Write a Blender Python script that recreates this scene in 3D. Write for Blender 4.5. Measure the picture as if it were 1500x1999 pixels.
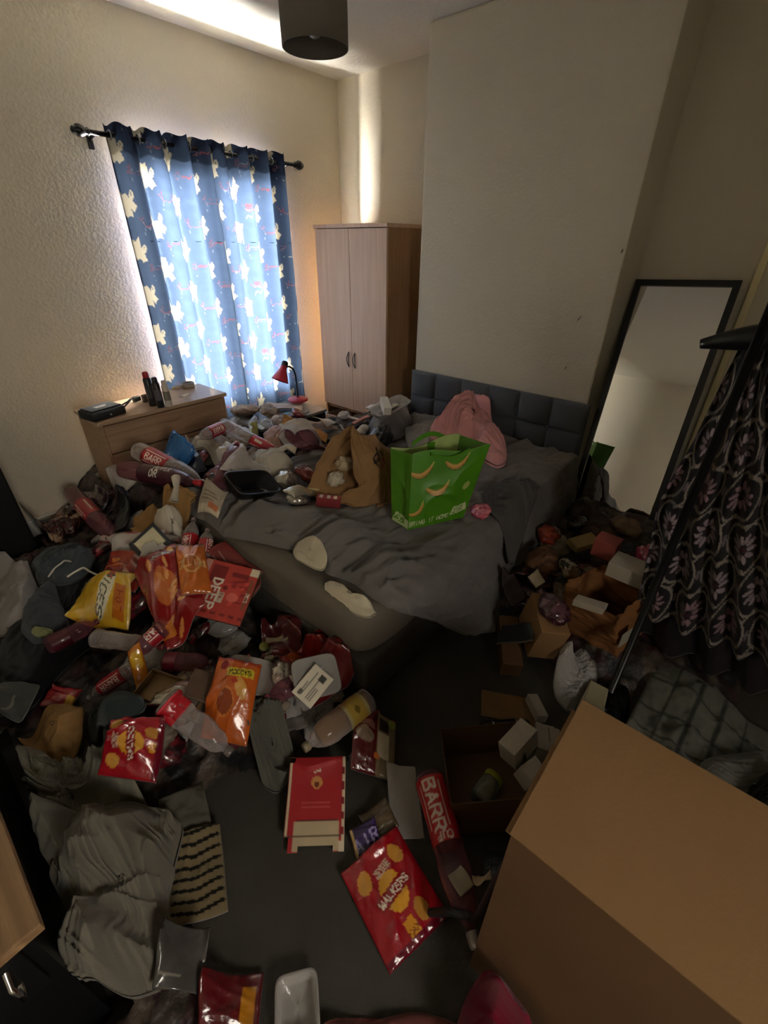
import bpy, math, random
import numpy as np
from mathutils import Vector, Matrix
random.seed(7); rng = np.random.default_rng(7)
S = bpy.context.scene; COL = S.collection
for o in list(bpy.data.objects): bpy.data.objects.remove(o)

# ---------------- camera, light, exposure ----------------
CAMH = 1.7; FOC = 864.2; W0, H0 = 1500, 1999
RC = np.array([[0.65275032, -0.75753022, 0.00806071], [-0.38595304, -0.34168703, -0.85690736], [0.65188746, 0.5562355, -0.51540741]])
cam_d = bpy.data.cameras.new('camera'); cam = bpy.data.objects.new('camera', cam_d); COL.objects.link(cam); S.camera = cam
M = Matrix(((RC[0][0], -RC[1][0], -RC[2][0], 0), (RC[0][1], -RC[1][1], -RC[2][1], 0), (RC[0][2], -RC[1][2], -RC[2][2], CAMH), (0, 0, 0, 1)))
cam.matrix_world = M
cam_d.sensor_fit = 'VERTICAL'; cam_d.sensor_height = 24; cam_d.lens = FOC * 24 / H0; cam_d.clip_start = .02

wd = bpy.data.worlds.new('sky'); S.world = wd; wd.use_nodes = True
wd.node_tree.nodes['Background'].inputs[0].default_value = (.75, .87, 1, 1)
wd.node_tree.nodes['Background'].inputs[1].default_value = .4
def area(name, loc, rot, sx, sy, power, col):
    l = bpy.data.lights.new(name, 'AREA'); l.shape = 'RECTANGLE'; l.size = sx; l.size_y = sy; l.energy = power; l.color = col
    o = bpy.data.objects.new(name, l); COL.objects.link(o); o.location = loc; o.rotation_euler = rot; return o
# daylight just outside the window opening
area('window_daylight', (2.06, 3.78, 1.25), (math.radians(-90), 0, 0), 1.5, 1.8, 2700, (1.0, .955, .87))
nl = area('window_daylight_straight', (2.06, 3.76, 1.33), (math.radians(-90), 0, 0), 1.02, 1.5, 1000, (.96, .98, 1.0)); nl.data.spread = math.radians(60)
# weak fill added behind the camera to lift the room, no lamp known there
area("added_fill_light", (-.2, -1.9, 1.9), (math.radians(72), 0, 0), .8, 1.0, 18, (1.0, .93, .82))
S.view_settings.view_transform = 'Standard'; S.view_settings.look = 'None'; S.view_settings.gamma = 1
S.view_settings.use_curve_mapping = False; S.view_settings.exposure = 1.3
S.cycles.use_denoising = True; S.cycles.max_bounces = 14; S.cycles.diffuse_bounces = 8; S.cycles.transparent_max_bounces = 24
S.cycles.sample_clamp_indirect = 8; S.cycles.caustics_reflective = False; S.cycles.caustics_refractive = False

# ---------------- projection helpers ----------------
def ray(x, y): return RC.T @ np.array([x - 750., y - 999.5, FOC])
def atz(x, y, z): d = ray(x, y); return d * ((z - CAMH) / d[2]) + np.array([0, 0, CAMH])
def atp(x, y, ax, v): d = ray(x, y); return d * (v / d[ax]) + np.array([0, 0, CAMH])
# ---------------- colour ----------------
def c(r, g=None, b=None):
    if g is None: r, g, b = int(r[0:2], 16), int(r[2:4], 16), int(r[4:6], 16)
    return tuple(((v / 255) / 12.92 if v <= 10 else (((v / 255) + .055) / 1.055) ** 2.4) for v in (r, g, b))
# ---------------- numpy noise ----------------
def _h(i, j, s):
    n = (i * 374761393 + j * 668265263 + s * 1442695041) & 0xffffffff
    n = ((n ^ (n >> 13)) * 1274126177) & 0xffffffff
    return ((n ^ (n >> 16)) & 0xffff) / 65535.0
def vn(x, y, s=0):
    x = np.asarray(x, float); y = np.asarray(y, float)
    i = np.floor(x).astype(np.int64); j = np.floor(y).astype(np.int64); fx = x - i; fy = y - j
    fx = fx * fx * (3 - 2 * fx); fy = fy * fy * (3 - 2 * fy)
    return (_h(i, j, s) * (1 - fx) + _h(i + 1, j, s) * fx) * (1 - fy) + (_h(i, j + 1, s) * (1 - fx) + _h(i + 1, j + 1, s) * fx) * fy
def fbm(x, y, s=0, o=3):
    a = 0; w = 1; t = 0
    for k in range(o): a = a + w * vn(x * 2 ** k, y * 2 ** k, s + k); t += w; w *= .5
    return a / t
def ridge(x, y, s=0, o=2):
    a = 0; w = 1; t = 0
    for k in range(o): a = a + w * (1 - np.abs(2 * vn(x * 2 ** k, y * 2 ** k, s + k * 7) - 1)) ** 2; t += w; w *= .5
    return a / t
def sst(a, b, x): t = np.clip((x - a) / (b - a), 0, 1); return t * t * (3 - 2 * t)
# ---------------- materials ----------------
MATS = {}
def mat(name, col=(.5, .5, .5), rough=.6, metal=0, spec=.5, bump=0, bscale=50, attr=False, var=0, vscale=6, coat=0, trans=0, alpha=None, sheen=0, thin=None, mixcol=None, fac=None):
    if name in MATS: return MATS[name]
    m = bpy.data.materials.new(name); m.use_nodes = True; nt = m.node_tree; N = nt.nodes; L = nt.links
    b = N['Principled BSDF']; out = N['Material Output']
    b.inputs['Base Color'].default_value = (*col, 1); b.inputs['Roughness'].default_value = rough; b.inputs['Metallic'].default_value = metal
    b.inputs['Specular IOR Level'].default_value = spec; b.inputs['Coat Weight'].default_value = coat; b.inputs['Sheen Weight'].default_value = sheen
    src = None
    if attr:
        a = N.new('ShaderNodeAttribute'); a.attribute_name = 'Col'; src = a.outputs['Color']
    tc = N.new('ShaderNodeTexCoord')
    if var:
        n = N.new('ShaderNodeTexNoise'); n.inputs['Scale'].default_value = vscale; n.inputs['Detail'].default_value = 6; L.new(tc.outputs['Object'], n.inputs['Vector'])
        mx = N.new('ShaderNodeMix'); mx.data_type = 'RGBA'; mx.blend_type = 'MIX'
        rr = N.new('ShaderNodeMapRange'); rr.inputs['From Min'].default_value = .35; rr.inputs['From Max'].default_value = .65; rr.inputs['To Max'].default_value = var
        L.new(n.outputs['Fac'], rr.inputs['Value']); L.new(rr.outputs[0], mx.inputs[0])
        mc = mixcol or tuple(v * .55 for v in col)
        if src:
            L.new(src, mx.inputs[6]); mm = N.new('ShaderNodeMix'); mm.data_type = 'RGBA'; mm.blend_type = 'MULTIPLY'; mm.inputs[0].default_value = 1
            L.new(src, mm.inputs[6]); mm.inputs[7].default_value = (.6, .6, .6, 1); L.new(mm.outputs[2], mx.inputs[7])
        else:
            mx.inputs[6].default_value = (*col, 1); mx.inputs[7].default_value = (*mc, 1)
        src = mx.outputs[2]
    if src: L.new(src, b.inputs['Base Color'])
    if bump:
        n = N.new('ShaderNodeTexNoise'); n.inputs['Scale'].default_value = bscale; n.inputs['Detail'].default_value = 4; L.new(tc.outputs['Object'], n.inputs['Vector'])
        bp = N.new('ShaderNodeBump'); bp.inputs['Strength'].default_value = 1; bp.inputs['Distance'].default_value = bump
        L.new(n.outputs['Fac'], bp.inputs['Height']); L.new(bp.outputs[0], b.inputs['Normal'])
    if thin is not None:   # thin see-through film: mix with a transparent layer
        tr = N.new('ShaderNodeBsdfTransparent'); tr.inputs[0].default_value = (*(thin if isinstance(thin, tuple) else (1, 1, 1)), 1)
        ms = N.new('ShaderNodeMixShader'); ms.inputs[0].default_value = alpha
        if fac:
            fr = N.new('ShaderNodeLayerWeight'); fr.inputs[0].default_value = .35
            mr = N.new('ShaderNodeMapRange'); mr.inputs['To Min'].default_value = alpha; mr.inputs['To Max'].default_value = fac
            L.new(fr.outputs['Facing'], mr.inputs[0]); L.new(mr.outputs[0], ms.inputs[0])
        L.new(tr.outputs[0], ms.inputs[1]); L.new(b.outputs[0], ms.inputs[2]); L.new(ms.outputs[0], out.inputs[0])
    if trans:
        tl = N.new('ShaderNodeBsdfTranslucent'); ms = N.new('ShaderNodeMixShader'); ms.inputs[0].default_value = trans
        if src: L.new(src, tl.inputs[0])
        else: tl.inputs[0].default_value = (*col, 1)
        L.new(b.outputs[0], ms.inputs[1]); L.new(tl.outputs[0], ms.inputs[2]); L.new(ms.outputs[0], out.inputs[0])
    MATS[name] = m; return m
def wood_mat(name, c1, c2, rough=.45, ax='Z', sc=1.0):
    m = bpy.data.materials.new(name); m.use_nodes = True; nt = m.node_tree; N = nt.nodes; L = nt.links; b = N['Principled BSDF']
    tc = N.new('ShaderNodeTexCoord'); mp = N.new('ShaderNodeMapping'); s = {'X': (1.2, 30, 30), 'Y': (30, 1.2, 30), 'Z': (30, 30, 1.2)}[ax]
    mp.inputs['Scale'].default_value = tuple(v * sc for v in s); L.new(tc.outputs['Object'], mp.inputs[0])
    n = N.new('ShaderNodeTexNoise'); n.inputs['Scale'].default_value = 1.5; n.inputs['Detail'].default_value = 8; n.inputs['Distortion'].default_value = .6; L.new(mp.outputs[0], n.inputs['Vector'])
    r = N.new('ShaderNodeValToRGB'); r.color_ramp.elements[0].position = .35; r.color_ramp.elements[1].position = .68
    r.color_ramp.elements[0].color = (*c2, 1); r.color_ramp.elements[1].color = (*c1, 1); L.new(n.outputs['Fac'], r.inputs[0]); L.new(r.outputs[0], b.inputs['Base Color'])
    b.inputs['Roughness'].default_value = rough; MATS[name] = m; return m
# ---------------- mesh helpers ----------------
def mesh(name, v, f, m, cols=None, smooth=True, fcols=None):
    v = np.asarray(v, np.float32); me = bpy.data.meshes.new(name)
    if isinstance(f, np.ndarray):
        n, k = f.shape; me.vertices.add(len(v)); me.vertices.foreach_set('co', v.ravel()); me.loops.add(n * k); me.polygons.add(n)
        me.loops.foreach_set('vertex_index', f.astype(np.int32).ravel()); me.polygons.foreach_set('loop_start', np.arange(0, n * k, k, dtype=np.int32)); me.update(calc_edges=True)
    else: me.from_pydata([tuple(map(float, p)) for p in v], [], [tuple(map(int, q)) for q in f])
    me.materials.append(m)
    if cols is not None:
        a = me.color_attributes.new('Col', 'FLOAT_COLOR', 'POINT'); d = np.ones((len(v), 4), np.float32); d[:, :3] = cols; a.data.foreach_set('color', d.ravel())
    me.polygons.foreach_set('use_smooth', np.full(len(me.polygons), bool(smooth))); me.validate(); me.update()
    return me
def link(name, me, parent=None, loc=(0, 0, 0)):
    o = bpy.data.objects.new(name, me); COL.objects.link(o); o.location = loc
    if parent: o.parent = parent
    return o
def tag(o, label=None, cat=None, group=None, kind=None):
    if label: o['label'] = label
    if cat: o['category'] = cat
    if group: o['group'] = group
    if kind: o['kind'] = kind
    return o
def empty(name, loc, label, cat, group=None):
    o = bpy.data.objects.new(name, None); COL.objects.link(o); o.location = loc; o.empty_display_size = .05; tag(o, label, cat, group); return o
def gridf(nx, ny, wrap=False):
    i, j = np.meshgrid(np.arange(nx - 1), np.arange(ny if wrap else ny - 1), indexing='ij'); j2 = (j + 1) % ny
    return np.stack([i * ny + j, (i + 1) * ny + j, (i + 1) * ny + j2, i * ny + j2], -1).reshape(-1, 4)
def boxv(x0, x1, y0, y1, z0, z1, bev=0.0):
    v = []; f = []
    if bev <= 0:
        v = [(x, y, z) for x in (x0, x1) for y in (y0, y1) for z in (z0, z1)]
        f = [(0, 1, 3, 2), (4, 6, 7, 5), (0, 4, 5, 1), (2, 3, 7, 6), (0, 2, 6, 4), (1, 5, 7, 3)]
        return np.array(v, float), f
    import bmesh
    bm = bmesh.new(); vs, fs = boxv(x0, x1, y0, y1, z0, z1)
    bv = [bm.verts.new(p) for p in vs]; [bm.faces.new([bv[i] for i in q]) for q in fs]
    bmesh.ops.bevel(bm, geom=list(bm.edges), offset=bev, segments=2, affect='EDGES', profile=.6)
    bm.verts.index_update(); v = np.array([p.co[:] for p in bm.verts]); f = [[q.index for q in t.verts] for t in bm.faces]; bm.free(); return v, f
def join(*parts):
    V = []; F = []; n = 0
    for v, f in parts:
        V.append(np.asarray(v, float)); F += [tuple(int(i) + n for i in q) for q in (f.tolist() if isinstance(f, np.ndarray) else f)]; n += len(v)
    return np.concatenate(V), F
def lathe(prof, n=24, caps=True):   # prof: (r, z)
    a = np.linspace(0, 2 * np.pi, n, endpoint=False); P = np.array(prof, float)
    v = np.stack([P[:, None, 0] * np.cos(a), P[:, None, 0] * np.sin(a), np.repeat(P[:, 1:2], n, 1)], -1).reshape(-1, 3)
    f = gridf(len(P), n, True).tolist()
    if caps: f += [list(range(n))[::-1], list(range((len(P) - 1) * n, len(P) * n))]
    return v, f
def tube(pts, r, n=8):
    P = np.array(pts, float); T = np.gradient(P, axis=0); T /= np.linalg.norm(T, axis=1)[:, None] + 1e-9
    up = np.array([0, 0, 1.]) if abs(T[0][2]) < .9 else np.array([1., 0, 0]); v = []
    a = np.linspace(0, 2 * np.pi, n, endpoint=False)
    rr = np.full(len(P), r) if np.isscalar(r) else np.asarray(r)
    for p, t, q in zip(P, T, rr):
        s = np.cross(t, up); s /= np.linalg.norm(s) + 1e-9; u = np.cross(s, t); v.append(p + q * (np.cos(a)[:, None] * s + np.sin(a)[:, None] * u)); up = u
    f = gridf(len(P), n, True).tolist() + [list(range(n))[::-1], list(range((len(P) - 1) * n, len(P) * n))]
    return np.concatenate(v), f
def solid(name, vf, m, label=None, cat=None, kind=None, parent=None, smooth=False, loc=(0, 0, 0), group=None, cols=None):
    o = link(name, mesh(name, vf[0], vf[1], m, cols, smooth), parent, loc); return tag(o, label, cat, group, kind)
# ---------------- painter (flat print on surfaces) ----------------
FONT = {k: [[(int(s[i]), int(s[i + 1])) for i in range(0, len(s), 2)] for s in t.split()] for k, t in dict(
 A='002640 1232', B='0006364534033342413000', C='4536160501103041', D='0006264442200000', E='46060040 0333', F='460600 0333', G='4536160501103041 412343'[:16] + ' 414323',
 H='0006 4046 0343', I='2026', J='46411001', K='0006 460340', L='060040', M='0006234640', N='00064046', O='010516364541301001', P='00063645443303',
 Q='010516364541301001 2240', R='00063645443303 2340', S='453616050413334241301001', T='0646 2620', U='060110304146', V='062046', W='0610234046', X='0046 0640', Y='0623 4623 2320', Z='06460040').items()}
FONT.update({'0': [[(0, 1), (0, 5), (1, 6), (3, 6), (4, 5), (4, 1), (3, 0), (1, 0), (0, 1)]], '1': [[(1, 5), (2, 6), (2, 0)]], '2': [[(0, 5), (1, 6), (3, 6), (4, 5), (4, 4), (0, 0), (4, 0)]], '-': [[(0, 3), (4, 3)]]})
class Pt:
    def __init__(s, X, Y, base): s.X = X; s.Y = Y; s.C = np.tile(np.array(base, float), (len(X), 1))
    def _put(s, m, col): s.C[m] = col; return s
    def rect(s, x0, y0, x1, y1, col): return s._put((s.X > x0) & (s.X < x1) & (s.Y > y0) & (s.Y < y1), col)
    def _rot(s, cx, cy, r): a = math.radians(r); dx = s.X - cx; dy = s.Y - cy; return dx * math.cos(a) + dy * math.sin(a), -dx * math.sin(a) + dy * math.cos(a)
    def ell(s, cx, cy, rx, ry, col, r=0): x, y = s._rot(cx, cy, r); return s._put((x / rx) ** 2 + (y / ry) ** 2 < 1, col)
    def ring(s, cx, cy, rx, ry, col, w=.15, r=0):
        x, y = s._rot(cx, cy, r); q = (x / rx) ** 2 + (y / ry) ** 2; return s._put((q < 1) & (q > (1 - w) ** 2), col)
    def rrect(s, cx, cy, hw, hh, col, r=0): x, y = s._rot(cx, cy, r); return s._put((abs(x) < hw) & (abs(y) < hh), col)
    def poly(s, pts, col):
        ins = np.zeros(len(s.X), bool); n = len(pts)
        for i in range(n):
            (x1, y1), (x2, y2) = pts[i], pts[(i + 1) % n]
            if y1 == y2: continue
            ins ^= ((s.Y > y1) != (s.Y > y2)) & (s.X < (x2 - x1) * (s.Y - y1) / (y2 - y1) + x1)
        return s._put(ins, col)
    def seg(s, p, q, w, col):
        dx, dy = q[0] - p[0], q[1] - p[1]; t = np.clip(((s.X - p[0]) * dx + (s.Y - p[1]) * dy) / (dx * dx + dy * dy + 1e-12), 0, 1)
        return s._put((s.X - p[0] - t * dx) ** 2 + (s.Y - p[1] - t * dy) ** 2 < w * w, col)
    def text(s, t, cx, cy, h, col, r=0, w=.13, asp=1.0):
        u = h / 6; a = math.radians(r); adv = 5.6 * u * asp; x0 = -adv * len(t) / 2 + .8 * u
        for k, ch in enumerate(t):
            for st in FONT.get(ch, []):
                q = [((x0 + k * adv + px * u * asp), (py - 3) * u) for px, py in st]
                q = [(cx + x * math.cos(a) - y * math.sin(a), cy + x * math.sin(a) + y * math.cos(a)) for x, y in q]
                if len(q) == 1: continue
                for i in range(len(q) - 1): s.seg(q[i], q[i + 1], w * h * .6, col)
        return s
# ---------------- height map of whatever lies on the floor ----------------
GX0, GY0, GR, GNX, GNY = -1.2, -1.6, .01, 460, 505
HM = np.zeros((GNX, GNY))
def splat(V, F):
    V = np.asarray(V, float)
    tri = []
    if isinstance(F, np.ndarray): tri = np.concatenate([F[:, [0, 1, 2]], F[:, [0, 2, 3]]]) if F.shape[1] == 4 else F
    else:
        for q in F:
            for k in range(1, len(q) - 1): tri.append((q[0], q[k], q[k + 1]))
        tri = np.array(tri)
    A, B, C_ = V[tri[:, 0]], V[tri[:, 1]], V[tri[:, 2]]
    ar = np.abs(np.cross((B - A)[:, :2], (C_ - A)[:, :2])) / 2
    n = np.clip((ar / (.006 ** 2)).astype(int) + 1, 1, 9000); idx = np.repeat(np.arange(len(tri)), n)
    r1 = np.sqrt(rng.random(len(idx))); r2 = rng.random(len(idx))
    P = A[idx] * (1 - r1)[:, None] + B[idx] * (r1 * (1 - r2))[:, None] + C_[idx] * (r1 * r2)[:, None]
    P = np.concatenate([P, V]); i = ((P[:, 0] - GX0) / GR).astype(int); j = ((P[:, 1] - GY0) / GR).astype(int)
    ok = (i >= 0) & (i < GNX) & (j >= 0) & (j < GNY) & (P[:, 2] < 1.2)
    np.maximum.at(HM, (i[ok], j[ok]), P[ok, 2])
def hraw(x, y):
    i = np.clip(((np.asarray(x) - GX0) / GR).astype(int), 0, GNX - 1); j = np.clip(((np.asarray(y) - GY0) / GR).astype(int), 0, GNY - 1); return HM[i, j]
def local_base(x, y, dil=2, bl=2, it=2):
    """smooth upper envelope of the height map under the points x, y"""
    i0 = max(int((x.min() - GX0) / GR) - 8, 0); i1 = min(int((x.max() - GX0) / GR) + 9, GNX); j0 = max(int((y.min() - GY0) / GR) - 8, 0); j1 = min(int((y.max() - GY0) / GR) + 9, GNY)
    A = HM[i0:i1, j0:j1].copy()
    gx, gy = np.meshgrid(GX0 + GR * np.arange(i0, i1), GY0 + GR * np.arange(j0, j1), indexing='ij'); fd = (gx > .77) & (gx < 1.66) & (gy > 2.86); A[fd] = np.minimum(A[fd], .5)
    def sh(A, k, ax): return np.take(A, np.clip(np.arange(A.shape[ax]) + k, 0, A.shape[ax] - 1), ax)
    for ax in (0, 1): A = np.max([sh(A, k, ax) for k in range(-dil, dil + 1)], 0)
    for _ in range(it):
        for ax in (0, 1): A = np.mean([sh(A, k, ax) for k in range(-bl, bl + 1)], 0)
    fx = np.clip((x - GX0) / GR - .5 - i0, 0, A.shape[0] - 1.001); fy = np.clip((y - GY0) / GR - .5 - j0, 0, A.shape[1] - 1.001)
    i = fx.astype(int); j = fy.astype(int); a = fx - i; b = fy - j
    return (A[i, j] * (1 - a) + A[i + 1, j] * a) * (1 - b) + (A[i, j + 1] * (1 - a) + A[i + 1, j + 1] * a) * b
def heaph(x, y):
    behind = .49 * sst(2.12, 2.3, y) * sst(.42, .86, x) * (1 - .22 * sst(2.6, 2.8, y)) * (1 - .5 * sst(2.45, 2.55, x) * sst(2.5, 2.7, y))
    d = np.hypot((x - .8) / .6, (y - 2.15) / .75); left = .42 * np.exp(-d * d * 1.2) * sst(.86, .80, x)
    low = .13 * sst(-.35, .1, x) * sst(.95, 1.35, y) * sst(3.4, 3.0, y) * sst(1.0, .7, x)
    low2 = .08 * sst(-.9, -.3, x) * sst(.3, .7, y) * sst(3.0, 2.0, y) * sst(.06, -.12, x)
    right = .15 * sst(1.55, 1.85, x) * sst(-.45, -.1, y) * sst(.86, .7, y) + .1 * sst(2.3, 2.8, x) * sst(-.3, .2, y) * sst(.86, .7, y)
    return np.maximum(np.maximum(np.maximum(behind, left), np.maximum(low, low2)), right)
def hit(px, py, med=8):
    d = ray(px, py); d = d / abs(d[2]); t = np.arange(.4, 1.712, .004); P = d[None] * t[:, None] + np.array([0, 0, CAMH])
    ok = np.nonzero((P[:, 2] <= hraw(P[:, 0], P[:, 1])) & (P[:, 0] < 3.35) & (P[:, 1] < 3.39))[0]
    if len(ok) == 0:
        q = atz(px, py, .45); return q if q[1] < 3.25 and q[0] < 3.3 else atp(px, py, 1, 3.2)
    q = P[ok[0]]
    if .76 < q[0] < 1.66 and q[1] > 2.84: q = np.array([q[0], 2.80, 0]); q[2] = heaph(q[:1], q[1:2])[0] + .03; return q   # in front of the dresser, not on it
    if not med: return q
    for _ in range(2):   # ignore single things sticking up: use the median height round the point
        i = int((q[0] - GX0) / GR); j = int((q[1] - GY0) / GR); w = HM[max(i - med, 0):i + med + 1, max(j - med, 0):j + med + 1]
        z = np.median(w) if w.size else q[2]; z = z if abs(z - q[2]) < .16 else q[2]; q = atz(px, py, z)
    return q
# ---------------- the room ----------------
WALLC = c('d6cdb8')
m_wall = mat('plaster_paint', WALLC, .75, bump=.004, bscale=55, var=.25, vscale=1.3, mixcol=tuple(v * .86 for v in WALLC))
m_ceil = mat('ceiling_paint', c('ddd8cb'), .8, bump=.003, bscale=40)
m_carpet = mat('carpet', c('4b4842'), .95, bump=.004, bscale=420, var=.5, vscale=5, mixcol=c('3b3731'))
m_white = mat('white_gloss', c('e9e7e0'), .35)
m_black = mat('black_paint', c('121214'), .4)
m_blackm = mat('black_metal', c('0f0f11'), .35, spec=.5)
m_chrome = mat('chrome', (.8, .8, .82), .18, metal=1)
R = 3.36; BK = 3.4; CE = 2.82; FR = -1.6; LF = -1.2
solid('floor', boxv(LF, R, FR - 1.2, BK, -.1, 0), m_carpet, kind='structure')
solid('ceiling', boxv(LF, R + .2, FR - 1.2, BK + .2, CE, CE + .1), m_ceil, kind='structure')
wx0, wx1, wz0, wz1 = 1.53, 2.60, .55, 2.13
solid('wall_back', join(boxv(LF, wx0, BK, BK + .25, 0, CE), boxv(wx1, R + .2, BK, BK + .25, 0, CE), boxv(wx0, wx1, BK, BK + .25, 0, wz0), boxv(wx0, wx1, BK, BK + .25, wz1, CE)), m_wall, kind='structure')
solid('wall_right', boxv(R, R + .2, FR - 1.2, BK, 0, CE), m_wall, kind='structure')
bv = boxv(2.95, R, .82, 2.2, 0, CE, .012)
solid('wall_chimney', bv, m_wall, kind='structure')
solid('wall_left', boxv(LF - .2, LF, FR - 1.2, BK, 0, CE), m_wall, kind='structure')
solid('wall_front', join(boxv(LF, -.6, FR - .12, FR, 0, CE), boxv(.22, R, FR - .12, FR, 0, CE), boxv(-.6, .22, FR - .12, FR, 2.0, CE)), m_wall, kind='structure')
solid('wall_landing', boxv(LF, R, FR - 1.4, FR - 1.2, 0, CE), m_wall, kind='structure')
solid('baseboard_back', boxv(LF, .78, BK - .02, BK, 0, .12, .004), m_white, kind='structure')
solid('baseboard_right', boxv(R - .02, R, FR, .82, 0, .12, .004), m_white, kind='structure')
t1 = solid('trim_1', boxv(R - .022, R, .215, .25, .12, CE, .004), mat('cream_trunking', c('e6d9a8'), .4), kind='structure')
solid('screw', lathe([(0, 0), (.006, 0), (.006, .003), (0, .003)], 10, False), m_black, parent=t1, loc=(R - .024, .232, 1.25))
# window behind the curtains
win = solid('window_1', join(boxv(wx0, wx0 + .05, BK + .04, BK + .10, wz0, wz1), boxv(wx1 - .05, wx1, BK + .04, BK + .10, wz0, wz1), boxv(wx0 + .05, wx1 - .05, BK + .04, BK + .10, wz0, wz0 + .06), boxv(wx0 + .05, wx1 - .05, BK + .04, BK + .10, wz1 - .06, wz1)), m_white, kind='structure')
solid('mullion', boxv(1.985, 2.095, BK + .035, BK + .105, wz0 + .06, wz1 - .06), m_white, parent=win)
m_glass = mat('pane_glass', (.9, .95, 1), .02, thin=(.97, .98, 1), alpha=.06)
for x0, x1 in ((wx0 + .05, 1.985), (2.095, wx1 - .05)): solid('pane', boxv(x0, x1, BK + .067, BK + .073, wz0 + .06, wz1 - .06), m_glass, parent=win)
solid('sill', boxv(wx0 + .01, wx1 - .01, BK + .003, BK + .038, wz0, wz0 + .02, .004), m_white, parent=win)
# scuffs on the chimney wall
for k, (px, py, a, L_) in enumerate([(1131, 622, 60, .05), (1215, 490, 80, .025), (1105, 718, 75, .03)]):
    p = atp(px, py, 0, 2.9495, ); a = math.radians(a); d = np.array([0, math.cos(a), -math.sin(a)]) * L_; n_ = 9
    pts = [p + d * t + np.array([0, .004 * math.sin(t * 17), 0]) for t in np.linspace(-.5, .5, n_)]
    solid('scuff', tube(pts, [.0008 + .003 * math.sin(i / (n_ - 1) * math.pi) ** 2 for i in range(n_)], 5), mat('scuff_grey', c('5e554a'), .9), parent=bpy.data.objects['wall_chimney'])
# ---------------- curtains ----------------
m_cur = mat('curtain_cloth', attr=True, rough=.9, spec=.1)
nt = m_cur.node_tree; N = nt.nodes; L = nt.links; tl = N.new('ShaderNodeBsdfTranslucent'); ms = N.new('ShaderNodeMixShader'); ms.inputs[0].default_value = .5
at2 = N.new('ShaderNodeAttribute'); at2.attribute_name = 'Thru'; L.new(at2.outputs['Color'], tl.inputs[0]); L.new(N['Principled BSDF'].outputs[0], ms.inputs[1]); L.new(tl.outputs[0], ms.inputs[2]); L.new(ms.outputs[0], N['Material Output'].inputs[0])
def bird(P, cx, cy, s, flip, rot, col, eye):
    a = math.radians(rot); f = -1 if flip else 1
    def q(x, y): x *= f; return (cx + s * (x * math.cos(a) - y * math.sin(a)), cy + s * (x * math.sin(a) + y * math.cos(a)))
    P.poly([q(-.5, .12), q(-.36, .2), q(-.22, .16), q(-.1, .02), q(.12, -.02), q(.3, -.1), q(.52, -.34), q(.34, -.4), q(.16, -.5), q(.02, -.3), q(-.2, -.22), q(-.36, 0), q(-.4, .08)], col)
    P.poly([q(-.14, 0), q(-.2, .3), q(-.02, .56), q(.06, .3), q(.14, 0), q(0, -.1)], col)
    P.poly([q(.04, -.04), q(.18, .2), q(.4, .34), q(.5, .2), q(.46, .02), q(.24, -.12)], col)
    P.poly([q(-.2, -.1), q(-.2, -.4), q(-.04, -.62), q(.02, -.3), q(.06, -.14)], col)
    for t in (.22, .3, .38): P.seg(q(.18 + t * .3, .02 + t * .2), q(.26 + t * .3, .2 + t * .1), .035 * s * .25, eye)
def twig(P, cx, cy, s, flip, stem, red):
    f = -1 if flip else 1
    P.seg((cx, cy - s * .6), (cx + f * s * .12, cy), s * .016, stem); P.seg((cx + f * s * .12, cy), (cx - f * s * .1, cy + s * .35), s * .016, stem)
    for dx, dy, rr in ((-.2, .3, 35), (.05, .42, 5), (.3, .3, -30), (.34, .06, -60)):
        P.seg((cx + f * s * .1, cy), (cx + f * s * dx, cy + s * dy * .7), s * .014, red); P.ell(cx + f * s * dx, cy + s * dy, s * .035, s * .12, red, -f * rr if dx > 0 else f * rr)
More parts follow.
